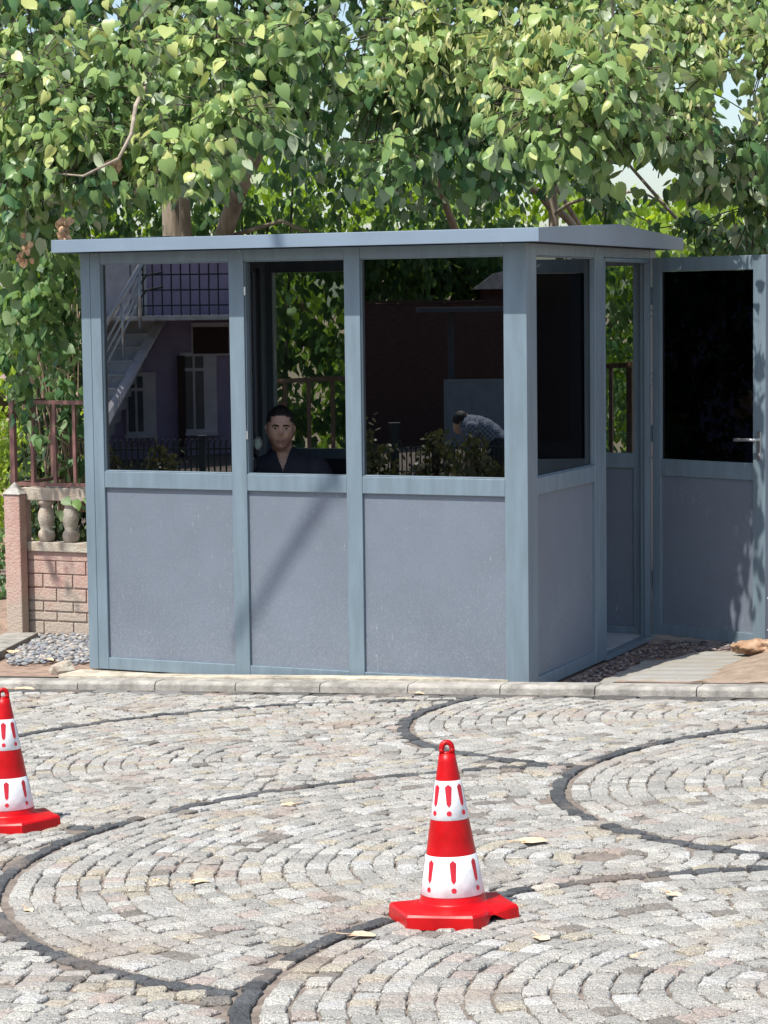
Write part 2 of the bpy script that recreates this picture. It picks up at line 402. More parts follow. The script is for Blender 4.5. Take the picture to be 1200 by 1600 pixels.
# ------------------------------------------------------------------ the guard booth
booth = empty('guard_booth', BC, YAW)
tag(booth, 'blue grey metal guard booth with dark windows, open door and overhanging roof', 'guard booth')
W, D = 2.564, 2.16
PB, PT, WB, WT, TOP = .065, .9955, 1.083, 2.202, 2.262
TH = .06
g = MB()                       # front wall frame
posts = [(-W, -W+.058), (-W+.0595, -2.442), (-1.664, -1.576), (-.998, -.909), (-.123, 0)]
for a, b in posts: g.box(a, b, 0, TH, 0, TOP)
for a, b in ((-2.442, -1.664), (-1.576, -.998), (-.909, -.123)):
    for z0, z1 in ((0, PB), (PT, WB), (WT, TOP)): g.box(a, b, .002, TH-.002, z0, z1)
g.build('wall_frame', M['frame'], booth, bevel=.003)
for a, b in ((-2.442, -1.664), (-1.576, -.998), (-.909, -.123)):
    p = MB(); p.box(a+.0005, b-.0005, .018, .042, PB+.0005, PT-.0005); p.build('wall_panel', M['panel'], booth)
    bd = MB()                  # glazing bead round the opening
    for z0, z1 in ((WB, WB+.007), (WT-.006, WT)): bd.box(a, b, .012, .03, z0, z1)
    for x0, x1 in ((a, a+.005), (b-.005, b)): bd.box(x0, x1, .012, .03, WB+.007, WT-.006)
    bd.build('glazing_bead', M['frame'], booth, bevel=.002)
for a, b in ((-2.442, -1.664), (-.909, -.123)):
    p = MB(); p.box(a+.003, b-.003, .031, .035, WB+.003, WT-.003); p.build('window_pane', M['glass'], booth)
# open casement, swung inward on its left stile
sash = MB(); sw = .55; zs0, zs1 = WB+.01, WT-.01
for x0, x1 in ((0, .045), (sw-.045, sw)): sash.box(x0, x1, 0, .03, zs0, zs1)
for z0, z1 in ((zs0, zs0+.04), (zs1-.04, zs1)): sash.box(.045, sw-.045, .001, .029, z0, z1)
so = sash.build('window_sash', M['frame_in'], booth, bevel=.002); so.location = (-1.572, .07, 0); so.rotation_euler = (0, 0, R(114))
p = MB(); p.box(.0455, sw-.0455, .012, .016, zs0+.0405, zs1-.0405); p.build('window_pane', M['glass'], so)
for z in (2.045, 1.29):
    h = MB(); h.tube([(-1.571, .006, z-.022), (-1.571, .006, z+.022)], .006, 8); h.build('hinge', M['steel'], booth)
# right side wall
g = MB()
g.box(-TH, 0, TH+.001, .147, 0, TOP); g.box(-TH, 0, 1.059, 1.113, 0, TOP); g.box(-TH, 0, 1.1145, 1.215, 0, TOP); g.box(-TH, 0, 2.045, D-.001, 0, TOP)
for z0, z1 in ((0, PB), (PT, WB), (WT, TOP)): g.box(-TH+.002, -.002, .147, 1.059, z0, z1)
g.box(-TH+.002, -.002, 1.215, 2.045, WT+.005, TOP)
g.build('wall_frame', M['frame'], booth, bevel=.003)
g = MB(); g.box(-.03, .002, 1.215, 1.235, .02, WT); g.box(-.03, .002, 2.025, 2.045, .02, WT); g.box(-.05, .012, 1.216, 2.044, -.005, .02)
g.box(-.03, .002, 1.236, 2.024, WT-.018, WT+.004)
g.build('door_frame', M['frame'], booth, bevel=.002)
p = MB(); p.box(-.042, -.018, .1475, 1.0585, PB+.0005, PT-.0005); p.build('wall_panel', M['panel'], booth)
p = MB(); p.box(-.035, -.031, .149, 1.057, WB+.001, WT-.001); p.build('window_pane', M['glass'], booth)
bd = MB()
for z0, z1 in ((WB, WB+.007), (WT-.006, WT)): bd.box(-.03, -.012, .1475, 1.0585, z0, z1)
for y0, y1 in ((.1475, .152), (1.054, 1.0585)): bd.box(-.03, -.012, y0, y1, WB+.007, WT-.006)
bd.build('glazing_bead', M['frame'], booth, bevel=.002)
# left side wall: solid lower panel and dark window
g = MB()
g.box(-W, -W+TH, TH+.001, .12, 0, TOP); g.box(-W, -W+TH, D-.12, D-.001, 0, TOP); g.box(-W, -W+TH, 1.05, 1.12, 0, TOP)
for z0, z1 in ((0, PB), (PT, WB), (WT, TOP)):
    g.box(-W+.002, -W+TH-.002, .12, 1.05, z0, z1); g.box(-W+.002, -W+TH-.002, 1.12, D-.12, z0, z1)
g.build('wall_frame', M['frame'], booth, bevel=.003)
for a, b in ((.12, 1.05), (1.12, D-.12)):
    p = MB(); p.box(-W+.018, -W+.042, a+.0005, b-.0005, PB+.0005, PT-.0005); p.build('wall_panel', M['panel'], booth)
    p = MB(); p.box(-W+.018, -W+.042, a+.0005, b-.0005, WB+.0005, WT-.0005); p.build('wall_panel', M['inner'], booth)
# rear wall: windows seen through the open casement and through the doorway
RV = D
ra = loc(434, 600, RV)[0]; rb = loc(548, 600, RV)[0]; rc = loc(900, 600, RV)[0]; rd = loc(994, 600, RV)[0]
g = MB()
rl = [(-W+TH, ra), (rb, rb+.09), (rc-.09, rc), (rd, -TH)]
for a, b in rl: g.box(a, b, RV-TH, RV-.001, 0, TOP)
for a, b in ((ra, rb), (rb+.09, rc-.09), (rc, rd)):
    for z0, z1 in ((0, PB), (PT, WB), (WT-.03, TOP)): g.box(a, b, RV-TH+.002, RV-.003, z0, z1)
g.build('wall_frame', M['frame'], booth, bevel=.003)
for a, b, k in ((ra, rb, 0), (rb+.09, rc-.09, 1), (rc, rd, 0)):
    p = MB(); p.box(a+.0005, b-.0005, RV-.042, RV-.018, PB+.0005, PT-.0005); p.build('wall_panel', M['panel'], booth)
    p = MB(); p.box(a+.001, b-.001, RV-.032, RV-.028, WB+.001, WT-.031); p.build('window_pane', M['glass'] if k else M['glass_back'], booth)
g = MB(); g.box(-W+TH, -TH-.001, TH+.001, RV-TH-.001, 0, .02)
M['lino'] = mat('grey_lino', (.45, .47, .48), .5, .1, 5); g.build('floor', M['lino'], booth)
# roof: low gable with deep fascia
U0, U1, V0, V1 = -W-.06, .13, -.18, 2.27; VR = 1.08
ZB, ZE, ZA = 2.262, 2.325, 2.374
g = MB()
g.add([(U0,V0,ZE),(U1,V0,ZE),(U1,VR,ZA),(U0,VR,ZA),(U1,V1,ZE),(U0,V1,ZE),(U0+.02,V0+.02,ZB+.012),(U1-.02,V0+.02,ZB+.012),(U1-.02,V1-.02,ZB+.012),(U0+.02,V1-.02,ZB+.012)],
      [(0,1,2,3),(3,2,4,5),(6,9,8,7)])
rf = g.build('roof', M['fascia'], booth)
g = MB(); T = .006
def fas(P0, P1, a0, a1, mid=None):
    pass
# front and rear boards
g.box(U0, U1, V0-.004, V0+.012, ZB, ZE+.004); g.box(U0, U1, V1-.012, V1+.004, ZB, ZE+.004)
for ux0, ux1 in ((U0-.004, U0+.012), (U1-.012, U1+.004)):
    vs3 = []
    for ux in (ux0, ux1):
        vs3 += [(ux, V0-.005, ZB-.001), (ux, V1+.005, ZB-.001), (ux, V1+.005, ZE+.005), (ux, VR, ZA+.006), (ux, V0-.005, ZE+.005)]
    g.add(vs3, [(0,1,2,3,4), (9,8,7,6,5)] + [(i, (i+1)%5, (i+1)%5+5, i+5) for i in range(5)])
g.build('fascia', M['fascia'], rf, bevel=.002)
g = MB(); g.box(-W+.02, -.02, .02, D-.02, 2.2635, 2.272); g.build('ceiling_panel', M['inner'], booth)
def screw(p, parent, r_=.0055):
    g = MB(); g.ball((0, 0, 0), r_, 8, 6); g.build('screw', M['steel'], parent, smooth=True, loc_=p)
for u in (-2.46, -.13, -1.6): screw((u, -.003, 2.256), booth, .004)
screw((.003, 1.09, 2.25), booth)
for z in (1.95, 1.915, 1.88, 1.55, 1.515, 1.48, .34, .31, .28, .2, 1.06): screw((.003, 2.10, z), booth)
# door, standing open
hinge_w = to_world(.012, 2.135); DA = math.atan2(-.292, .74)
door = MB(); DLn = .80; DT = .045; dz0, dz1 = .03, 2.215
door.box(0, .06, -DT, 0, dz0, dz1); door.box(DLn-.085, DLn, -DT, 0, dz0, dz1)
for z0, z1 in ((dz0, .095), (.96, 1.055), (2.135, dz1)): door.box(.06, DLn-.085, -DT+.002, -.002, z0, z1)
do = door.build('door', M['frame'], booth, bevel=.003)
do.location = (.020, 2.12, 0); do.rotation_euler = (0, 0, DA)
p = MB(); p.box(.0605, DLn-.0855, -DT+.014, -.014, .0955, .9595); p.build('door_panel', M['panel'], do)
p = MB(); p.box(.061, DLn-.086, -.025, -.021, 1.056, 2.134); p.build('window_pane', M['glass_door'], do)
h = MB(); hz = 1.19; hu = DLn-.042
h.box(hu-.014, hu+.014, -DT-.008, -DT, hz-.11, hz+.045); h.tube([(hu, -DT-.006, hz), (hu, -DT-.045, hz), (hu-.02, -DT-.052, hz), (hu-.135, -DT-.052, hz-.002)], .0095, 10)
h.tube([(hu, -DT-.007, hz-.085), (hu, -DT-.014, hz-.085)], .011, 12)
h.build('handle', M['steel'], do, bevel=.002)
for z in (.35, 1.2, 2.0):
    h = MB(); h.tube([(-.006, -.012, z-.05), (-.006, -.012, z+.05)], .009, 8); h.build('hinge', M['frame'], do)
for z in (.12, .3): screw((DLn+.001, -.02, z), do, .005)

# ------------------------------------------------------------------ traffic cones
def ex_marks(g, rfun, zc, h, ang):
    """an exclamation mark wrapped on the cone surface"""
    def P(a, z): rr = rfun(z) + .0014; return (rr*math.cos(a), rr*math.sin(a), z)
    n = 8; prof = []
    zt = zc + h/2; zb = zc - h*.22
    for i in range(n+1):
        t = i/n; z = zt + (zb-zt)*t
        wd = .0098*(1-.42*t)
        if t < .12: wd *= math.sqrt(max(0, 1-((.12-t)/.12)**2))*.99+.01
        if t > .93: wd *= math.sqrt(max(0, 1-((t-.93)/.07)**2))*.9+.1
        prof.append((wd, z))
    vs = []; fs = []
    for wd, z in prof:
        da = wd/rfun(z)
        vs += [P(ang-da, z), P(ang, z), P(ang+da, z)]
    for i in range(n): fs += [(3*i, 3*i+1, 3*i+4, 3*i+3), (3*i+1, 3*i+2, 3*i+5, 3*i+4)]
    g.add(vs, fs)
    zc2 = zc - h*.42; rd_ = .0072; vs = [P(ang, zc2)]
    for k in range(12):
        t = 2*math.pi*k/12; vs.append(P(ang + rd_*math.cos(t)/rfun(zc2), zc2 + rd_*math.sin(t)))
    g.add(vs, [(0, 1+k, 1+(k+1)%12) for k in range(12)])
def make_cone(label, p, rot, markoff, notch=True):
    root = empty('traffic_cone', p); tag(root, label, 'traffic cone', 'red and white traffic cones on the cobbles')
    root.rotation_mode = 'QUATERNION'
    q = Vector((0, 0, 1)).rotation_difference(ROADN) @ Matrix.Rotation(rot, 3, 'Z').to_quaternion(); root.rotation_quaternion = q
    rf_ = lambda z: .0925 + (.0225-.0925)*(z-.052)/(.462-.052)
    g = MB()
    RB_ = .186; prof_r = []
    # hexagonal foot: top plate, sloping shoulder, sides with an arched cut-out on one face
    top, bot, inner = [], [], []
    for k in range(6):
        a0, a1 = R(45+60*k), R(105+60*k)
        for j in range(10):
            t = j/10; x = RB_*(math.cos(a0)*(1-t)+math.cos(a1)*t); y = RB_*(math.sin(a0)*(1-t)+math.sin(a1)*t)
            cut = 0; dip = 0
            if notch and k in (4, 1):
                b_ = math.exp(-((t-.55)/.17)**2); cut = .024*b_; dip = .030*b_
                ln = math.hypot(x, y); x -= x/ln*dip*.8; y -= y/ln*dip*.8
            top.append((x*.97, y*.97, .041-.002*(t*(1-t))*4 - dip*.25)); bot.append((x*1.01, y*1.01, .001+cut)); inner.append((x, y, .034-dip*.3))
    n = 60
    g.v += bot + inner + top
    ring = []
    for k in range(n):
        x, y, z = top[k]; a = math.atan2(y, x); ring.append((.112*math.cos(a), .112*math.sin(a), .045))
    g.v += ring
    ring2 = [(.099*math.cos(math.atan2(t[1], t[0])), .099*math.sin(math.atan2(t[1], t[0])), .050) for t in top]; g.v += ring2
    for r_ in range(4):
        for k in range(n): g.f.append((r_*n+k, r_*n+(k+1)%n, (r_+1)*n+(k+1)%n, (r_+1)*n+k)); g.m.append(0)
    g.f.append(tuple(4*n+k for k in range(n))); g.m.append(0); g.f.append(tuple(range(n-1, -1, -1))); g.m.append(0)
    g.build('base', M['red'], root)
    g = MB(); g.lathe([(.101, .046), (.0945, .051), (rf_(.056), .056), (rf_(.2), .2), (rf_(.23), .23), (rf_(.232)+.0007, .232), (rf_(.3), .3), (rf_(.44), .44), (rf_(.459)+.0006, .459), (rf_(.4595)-.001, .4595), (.0215, .464)], 48)
    # carrying loop on top
    N_ = 14; vs = []; fs = []
    for y_ in (-.011, .011):
        for i in range(N_+1):
            a = math.pi*i/N_; vs.append((.0215*math.cos(a), y_, .478+.022*math.sin(a)))
            vs.append((.0075*math.cos(a), y_, .474+.014*math.sin(a)))
    q_ = 2*(N_+1)
    for i in range(N_):
        fs += [(2*i, 2*i+2, 2*i+3, 2*i+1), (q_+2*i, q_+2*i+1, q_+2*i+3, q_+2*i+2), (2*i, q_+2*i, q_+2*i+2, 2*i+2), (2*i+1, 2*i+3, q_+2*i+3, q_+2*i+1)]
    g.add(vs, fs)
    g.box(-.0213, .0213, -.0108, .0108, .460, .4685)
    for sx in (-1, 1): g.box(min(sx*.0075, sx*.0215), max(sx*.0075, sx*.0215), -.011, .011, .462, .4785)
    b = g.build('cone_body', M['red'], root, smooth=True)
    b.data.polygons.foreach_set('use_smooth', [abs(f_.normal.z) < .6 and len(f_.vertices) == 4 for f_ in b.data.polygons])
    for (z0, z1, off) in ((.282, .390, 0.0), (.073, .184, .06)):
        g = MB(); g.lathe([(rf_(z0)+.0002, z0), (rf_(z0)+.001, z0+.0008), (rf_((z0+z1)/2)+.001, (z0+z1)/2), (rf_(z1)+.001, z1-.0008), (rf_(z1)+.0002, z1)], 64, cap=False)
        s_ = g.build('reflective_sleeve', M['white_band'], root, smooth=True)
        for k in range(7):
            g = MB(); ex_marks(g, lambda z: rf_(z)+.0006, (z0+z1)/2+.002, (z1-z0)*.80, R(-90)+markoff+off+2*math.pi*k/7)
            g.build('exclamation_mark', M['mark_red'], s_)
    return root
make_cone('nearer traffic cone standing in full view in the middle of the cobbles', road_pt(709, 1434), 0, R(-2))
make_cone('farther traffic cone, cut off by the left edge of the picture', road_pt(15, 1293), R(8), R(46), notch=False)

# ------------------------------------------------------------------ leaves
_half = [(.14,-.05,-.02),(.36,-.03,-.08),(.50,.20,-.16),(.45,.46,-.19),(.28,.74,-.15),(.10,.96,-.12)]
LEAF_V = np.array([(0,.05,0),(0,.40,.035),(0,.76,.02),(0,1.12,-.12)] + [(-a,b,c) for a,b,c in _half] + _half)
LEAF_F = [(0,5,4),(0,1,6,5),(1,7,6),(1,2,8,7),(2,9,8),(2,3,9),(0,10,11),(0,11,12,1),(1,12,13),(1,13,14,2),(2,14,15),(2,15,3)]
LEAF_S = np.array([(0,0,0),(0,.5,.03),(0,1.0,-.06),(-.34,.3,-.06),(-.28,.68,-.06),(.34,.3,-.06),(.28,.68,-.06)])
LEAF_SF = np.array([(0,1,4,3),(1,2,4,4),(0,5,6,1),(1,6,2,2)])
def leaves_mesh(name, pos, dirs, nors, size, material, parent=None, var=None, small=False, curl=.5, wide=1.0):
    pos = np.asarray(pos, float); n = len(pos)
    d = np.asarray(dirs, float); d /= np.linalg.norm(d, axis=1)[:, None]
    nn = np.asarray(nors, float); nn -= (nn*d).sum(1)[:, None]*d; nn /= np.linalg.norm(nn, axis=1)[:, None]
    s = np.cross(d, nn); size = np.asarray(size, float)
    LV = LEAF_V if not small else LEAF_S; k = len(LV)
    cz = RNG.uniform(-curl, 1.6, n) if curl > -1 else RNG.uniform(1.5, 4, n); wx = RNG.uniform(.72, 1.15, n)*wide; bend = RNG.uniform(-.15, .45, n); tw = RNG.normal(0, .35, n)
    P = pos[:, None, :] + size[:, None, None]*((LV[None, :, 0]*wx[:, None])[..., None]*s[:, None, :] + LV[None, :, 1, None]*d[:, None, :] + (LV[None, :, 2]*cz[:, None] - bend[:, None]*LV[None, :, 1]**2 + tw[:, None]*LV[None, :, 0]*LV[None, :, 1])[..., None]*nn[:, None, :])
    me = bpy.data.meshes.new(name); P = P.reshape(-1, 3)
    me.vertices.add(len(P)); me.vertices.foreach_set('co', P.astype(np.float32).ravel())
    if small:
        quads = [f for f in LEAF_SF]; faces = []
        base = [[0,1,4,3],[1,2,4],[0,5,6,1],[1,6,2]]
    else: base = [list(f) for f in LEAF_F]
    lv = np.concatenate([np.array(f) for f in base]); lens = np.array([len(f) for f in base])
    allv = (lv[None, :] + (np.arange(n)*k)[:, None]).ravel(); allL = np.tile(lens, n)
    me.loops.add(len(allv)); me.loops.foreach_set('vertex_index', allv.astype(np.int32))
    me.polygons.add(len(allL)); st = np.concatenate([[0], np.cumsum(allL)[:-1]])
    me.polygons.foreach_set('loop_start', st.astype(np.int32))
    me.update(calc_edges=True); me.validate()
    me.polygons.foreach_set('use_smooth', [True]*len(me.polygons))
    if var is None: var = RNG.random(n)
    a = me.attributes.new('var', 'FLOAT', 'POINT'); a.data.foreach_set('value', np.repeat(np.clip(np.asarray(var)*.82-.02, 0, 1), k).astype(np.float32))
    me.materials.append(material)
    o = bpy.data.objects.new(name, me); COL.objects.link(o)
    if parent: o.parent = parent
    return o

class Spray:
    """collects drooping sprays of leaves"""
    def __init__(s): s.p = []; s.d = []; s.n = []; s.z = []; s.v = []; s.tw = MB()
    def add(s, o, out, length=.45, nl=9, size=.11, droop=.8, var=.5, twig=True):
        o = np.array(o, float); out = np.array(out, float); out /= np.linalg.norm(out)
        dirv = out + np.array([0, 0, -.35]) + RNG.normal(0, .25, 3); dirv /= np.linalg.norm(dirv)
        side = np.cross(dirv, [0, 0, 1.0]); side /= max(1e-6, np.linalg.norm(side))
        pts = []
        for i in range(nl):
            t = (i+.5)/nl; p = o + dirv*length*t + np.array([0, 0, -.22*length*t*t])
            if i % 3 == 0: pts.append(tuple(p))
            sg = 1 if i % 2 else -1
            ld_ = side*sg*RNG.uniform(.15, .8) + dirv*.35 + np.array([0, 0, -droop*RNG.uniform(.5, 1.4)]) + RNG.normal(0, .22, 3)
            nn = out*1.0 + np.array([0, 0, .65]) + side*sg*.35 + RNG.normal(0, .55, 3)
            q = p + side*sg*size*.25 + RNG.normal(0, .02, 3)
            if KEEP is not None and not leaf_ok(q): continue
            s.p.append(q); s.d.append(ld_); s.n.append(nn)
            s.z.append(size*RNG.uniform(.45, 1.15)); s.v.append(var + RNG.normal(0, .24))
        if twig and len(pts) > 1 and all(leaf_ok(q) for q in pts): s.tw.tube([tuple(o)]+pts, [.005]+[.0035]*len(pts), 4, cap=False)
    def blob(s, c, r_, n, size=.11, var=.5, back=False, length=.4, zmin=None, nl=9, droop=.8, twig=True):
        c = np.array(c, float)
        if not isinstance(r_, (tuple, list)): r_ = (r_, r_, r_)
        k = 0
        while k < n:
            v = RNG.normal(0, 1, 3); v /= np.linalg.norm(v)
            if not back and v[1] > .45: continue
            rad = RNG.uniform(.55, 1.0)**.6
            p = c + v*np.array(r_)*rad
            k += 1
            if zmin is not None and p[2] < zmin: continue
            if KEEP is not None and not KEEP(p): continue
            s.add(p - v*length*.5, v, length, nl, size, droop, var + .12*v[2])
    def build(s, name, m_leaf, parent, m_twig=None, small=False):
        o = leaves_mesh(name, s.p, s.d, s.n, s.z, m_leaf, parent, s.v, small)
        if m_twig and s.tw.v: s.tw.build('twigs', m_twig, parent)
        return o
KEEP = None
def leaf_ok(p):
    u, v = to_local(p[0], p[1])
    if -2.85 < u < 1.3 and -.6 < v < 2.55 and p[2] < 2.56: return False
    return sky_gap(p)
def proj(p):
    q = Vector(p) - CP; d = q.dot(CF)
    return 600 + F*q.dot(CR)/d, 800 - F*q.dot(CU)/d, d
M['linden'] = leaf_mat('linden_leaf', (.075, .165, .07), (.26, .37, .12), (.46, .53, .36), .28, .36, (.50, .54, .20))
M['inner_leaf'] = leaf_mat('shaded_linden_leaf', (.05, .12, .045), (.14, .25, .06), (.18, .26, .12), .45)  # darker copy of the linden leaf, crown shade put into its colour
M['far_leaf'] = leaf_mat('bright_far_leaf', (.12, .24, .03), (.32, .46, .07), (.28, .40, .10), .5)
M['ivy'] = leaf_mat('ivy_leaf', (.065, .155, .06), (.22, .35, .11), (.28, .38, .20), .38)
M['hedge'] = leaf_mat('hedge_leaf', (.14, .24, .03), (.30, .42, .06), (.2, .3, .08), .35)
M['shade_leaf'] = leaf_mat('shade_toned_leaf', (.03, .06, .02), (.10, .13, .045), (.06, .1, .04), .2)  # leaf colour darkened to hold the shade behind the balusters

ROOFZ = 2.4
def booth_clear(p):       # leaves keep out of the booth and off its roof
    u, v = to_local(p[0], p[1])
    if -2.75 < u < .25 and -.3 < v < 2.4 and p[2] < 2.52: return False
    return True
def sky_gap(p):
    x, y, d = proj(p)
    for gx, gy, rx, ry in ((1140, 150, 26, 42), (1010, 268, 50, 34), (1060,130,20,14), (965, 262, 22, 18), (860,190,8,14)):
        if ((x-gx)/rx)**2 + ((y-gy)/ry)**2 < 1 + 1.3*mnoise.noise(Vector((x/17, y/17, 3.1))) and RNG.random() > .06: return False
    return True
KEEP = lambda p: booth_clear(p) and sky_gap(p)
def tree(name_label, stems, blobs, mleaf, size, category='tree', group=None, twig=True, small=False, gp=None, bark='bark'):
    b0 = stems[0][0][0] if not isinstance(stems[0][0], Vector) else stems[0][0]
    root = empty('linden_tree' if mleaf is M['linden'] else 'leafy_tree', (0, 0, 0))
    tag(root, name_label, category, group)
    base = Vector(stems[0][0][0]); root.location = base
    t = MB()
    for pts, rs in stems:
        # irregular stem with intermediate points
        P = [Vector(p)-base for p in pts]; t.tube(P, rs, 10)
    t.build('trunk', M[bark], root, smooth=True)
    s = Spray()
    for b in blobs:
        px, py, d, r_, n = b[:5]; n = int(n*(1.28 if py > -120 else 1)); var = b[5] if len(b) > 5 else .5
        c = at_depth(px, py, d)
        s.blob(c, r_, n, size, var, back=False, twig=twig)
    s.p = [np.array(p) - np.array(base) for p in s.p]
    s.tw.v = [tuple(Vector(v)-base) for v in s.tw.v]
    s.build('crown', mleaf, root, M['bark_dark'] if twig else None, small)
    return root

def gp(px, d, z=None):
    p = at_depth(px, 479, d); p.z = -.2 if z is None else z; return tuple(p)
def dp(px, py, d): return tuple(at_depth(px, py, d))
# left linden: three pale stems rising behind the roof, one leaning to the right
stemsL = [
 ([gp(262, 15.3), dp(268, 520, 15.3), dp(272, 375, 15.3), dp(268, 250, 15.2), dp(240, 60, 15.0), dp(200, -200, 14.6)], [.11, .085, .075, .07, .055, .03]),
 ([gp(292, 15.2), dp(292, 520, 15.2), dp(290, 372, 15.1), dp(288, 300, 15.0), dp(300, 100, 14.6)], [.06, .045, .04, .035, .02]),
 ([gp(330, 15.4), dp(338, 480, 15.3), dp(348, 372, 15.2), dp(372, 300, 15.0), dp(400, 240, 14.8), dp(430, 180, 14.6), dp(520, 20, 14.2)], [.085, .07, .062, .055, .05, .045, .03]),
 ([dp(350, 372, 15.25), dp(440, 345, 15.1), dp(520, 380, 15.0)], [.016, .012, .01]),
 ([dp(80, 270, 12.35), dp(130, 275, 12.2), dp(185, 248, 12.1), dp(205, 210, 12.1), dp(212, 165, 12.3), dp(250, 90, 13.3), dp(240,60,15)], [.003, .006, .008, .010, .012, .014, .02]),
 ([to_world(-1.7, -1.0, 6.0).to_tuple(), to_world(-1.45, -2.9, 5.2).to_tuple()], [.001, .001]),
]
stemsL.pop()
def lift(px, py, t): u_, z_ = loc(px, py, .0); return to_world(u_, 0, z_) - sl*t
la, lb, lc = lift(362, 1000, 7.6), lift(440, 870, 7.5), lift(512, 755, 7.4)
ld_ = lc - sl*.9 + DX*.05; le_ = ld_ - sl*1.2 + DY*1.0; lf_ = to_world(-2.4, .6, 7.6)
stemsL.append(([dp(200, -200, 14.6), lf_, le_, ld_, lc, lb, la], [.05, .045, .034, .030, .026, .022, .016]))  # unseen limb added overhead, shaped to cast the diagonal shadow on the middle panel
bl = []
def row(y, xs, d, r_, n, var, jy=25):
    for x in xs: bl.append((x+random.uniform(-25, 25), y+random.uniform(-jy, jy), d+random.uniform(-.25, .35), r_*random.uniform(.8, 1.2), n, var+random.uniform(-.25, .25)))
row(-30, range(-60, 620, 115), 13.9, .42, 40, .55)
row(80, (-20, 80, 180, 300, 400), 13.3, .32, 30, .55)
bl.append((620, 60, 13.4, .22, 20, .5))
row(165, (-10, 70, 150, 290), 12.9, .26, 24, .5)
bl.append((420, 130, 13.2, .22, 18, .5))
row(255, (-10, 60, 140, 220), 12.8, .22, 20, .55)
bl += [(350, 170, 12.5, .22, 24, .85), (300, 225, 12.45, .18, 15, .95), (255, 225, 12.4, .14, 12, .9), (120, 190, 12.5, .2, 20, .85), (50, 110, 12.5, .2, 18, .85), (475, 160, 13.6, .12, 9, .4), (520, 40, 13.5, .14, 10, .5),
       (60, 330, 13.6, .2, 20, .5), (200, 60, 12.7, .2, 18, .8), (340, 60, 12.7, .2, 18, .8), (470, 40, 12.8, .2, 16, .8), (150, 290, 13.0, .1, 7, .7),
       (530, 120, 14.9, .3, 20, .0), (420, 100, 14.6, .3, 16, .15), (240, 130, 14.6, .3, 16, .15), (110, 240, 14.8, .3, 16, .15), (560, 150, 15.0, .25, 12, .15), (450, 190, 15.4, .2, 8, .15)]
# upper crown out of the frame, it shades what lies below
for x in range(-250, 700, 190): bl.append((x, -230, 14.0, .75, 60, .5)); bl.append((x+90, -420, 14.8, .8, 50, .5)); bl.append((x+50, -160, 15.8, .8, 50, .5))
tree('linden tree on the left with pale brown stems rising behind the booth roof', stemsL, bl, M['linden'], .082)
# right linden, blossom at the top, thin dark stems
stemsR = [
 ([gp(866, 15.6), dp(866, 400, 15.6), dp(865, 345, 15.6), dp(862, 270, 15.5), dp(860, 180, 15.4), dp(880, 40, 15.0), dp(920, -200, 14.6)], [.045, .036, .034, .03, .028, .025, .02]),
 ([dp(865, 330, 15.6), dp(840, 300, 15.5), dp(800, 275, 15.3), dp(740, 250, 15.0)], [.03, .022, .018, .01]),
 ([dp(905, 352, 15.9), dp(880, 310, 15.8), dp(850, 260, 15.7), dp(815, 200, 15.6)], [.02, .016, .014, .01]),
 ([dp(900, 360, 15.7), dp(890, 345, 15.7), dp(830, 290, 15.5)], [.03, .028, .02]),
 ([dp(712, 362, 15.5), dp(700, 330, 15.4), dp(688, 295, 15.2), dp(690, 200, 15)], [.028, .025, .022, .015]),
 ([dp(865, 335, 15.6), dp(890, 318, 15.3), dp(920, 308, 15.1), dp(1000, 298, 14.8), dp(1040, 320, 14.6)], [.014, .012, .01, .008, .006]),
 ([dp(1060, 345, 14.9), dp(1020, 300, 14.9), dp(985, 260, 15.0), dp(960, 220, 15.0)], [.012, .012, .01, .008]),
 ([dp(1150, 225, 13.6), dp(1100, 215, 13.7), dp(1040, 200, 14), dp(1000, 180, 14.3)], [.005, .008, .01, .012]),
]
bl = []
row(-30, range(640, 1290, 110), 13.9, .42, 40, .75)
row(75, (640, 740, 830, 930, 1030, 1200), 13.3, .34, 32, .75)
row(150, (620, 720, 800, 900, 1000, 1090, 1200), 13.0, .28, 24, .55)
row(200, (640, 720, 810, 910, 1100, 1180), 13.3, .20, 16, .45)
bl += [(1120, 290, 13.6, .26, 28, .35), (1180, 320, 13.7, .26, 26, .35), (1080, 345, 14.8, .14, 9, .3), (1150, 360, 14.6, .18, 16, .4), (960, 310, 15.2, .14, 6, .3), (930, 250, 15.0, .16, 8, .3),
       (700, 50, 12.9, .22, 20, 1.0), (830, 80, 12.8, .24, 22, 1.0), (960, 40, 12.9, .22, 20, .95), (1090, 40, 12.9, .22, 18, .9), (640, 30, 12.9, .2, 16, .9),
       (620, 235, 14.8, .16, 9, .25), (770, 240, 14.9, .14, 8, .25), (680, 220, 14.4, .16, 10, .3), (1045, 235, 14.4, .12, 7, .3), (1190, 240, 13.8, .25, 20, .35),
       (700, 180, 14.7, .3, 14, .15), (850, 160, 14.8, .3, 14, .15), (1000, 150, 14.8, .25, 10, .15)]
bl += [(860, 168, 12.15, .24, 34, .8), (920, 172, 12.35, .26, 38, .7), (985, 178, 12.6, .26, 38, .6), (1045, 180, 12.9, .26, 36, .6), (950, 120, 12.2, .25, 30, .8)]
for x in range(700, 1500, 190): bl.append((x, -230, 14.6, .7, 50, .6)); bl.append((x+90, -420, 15.4, .8, 50, .5)); bl.append((x+50, -150, 16.0, .7, 40, .5))
trR = tree('linden tree on the right in pale yellow blossom, with a thin dark upright stem', stemsR, bl, M['linden'], .080)
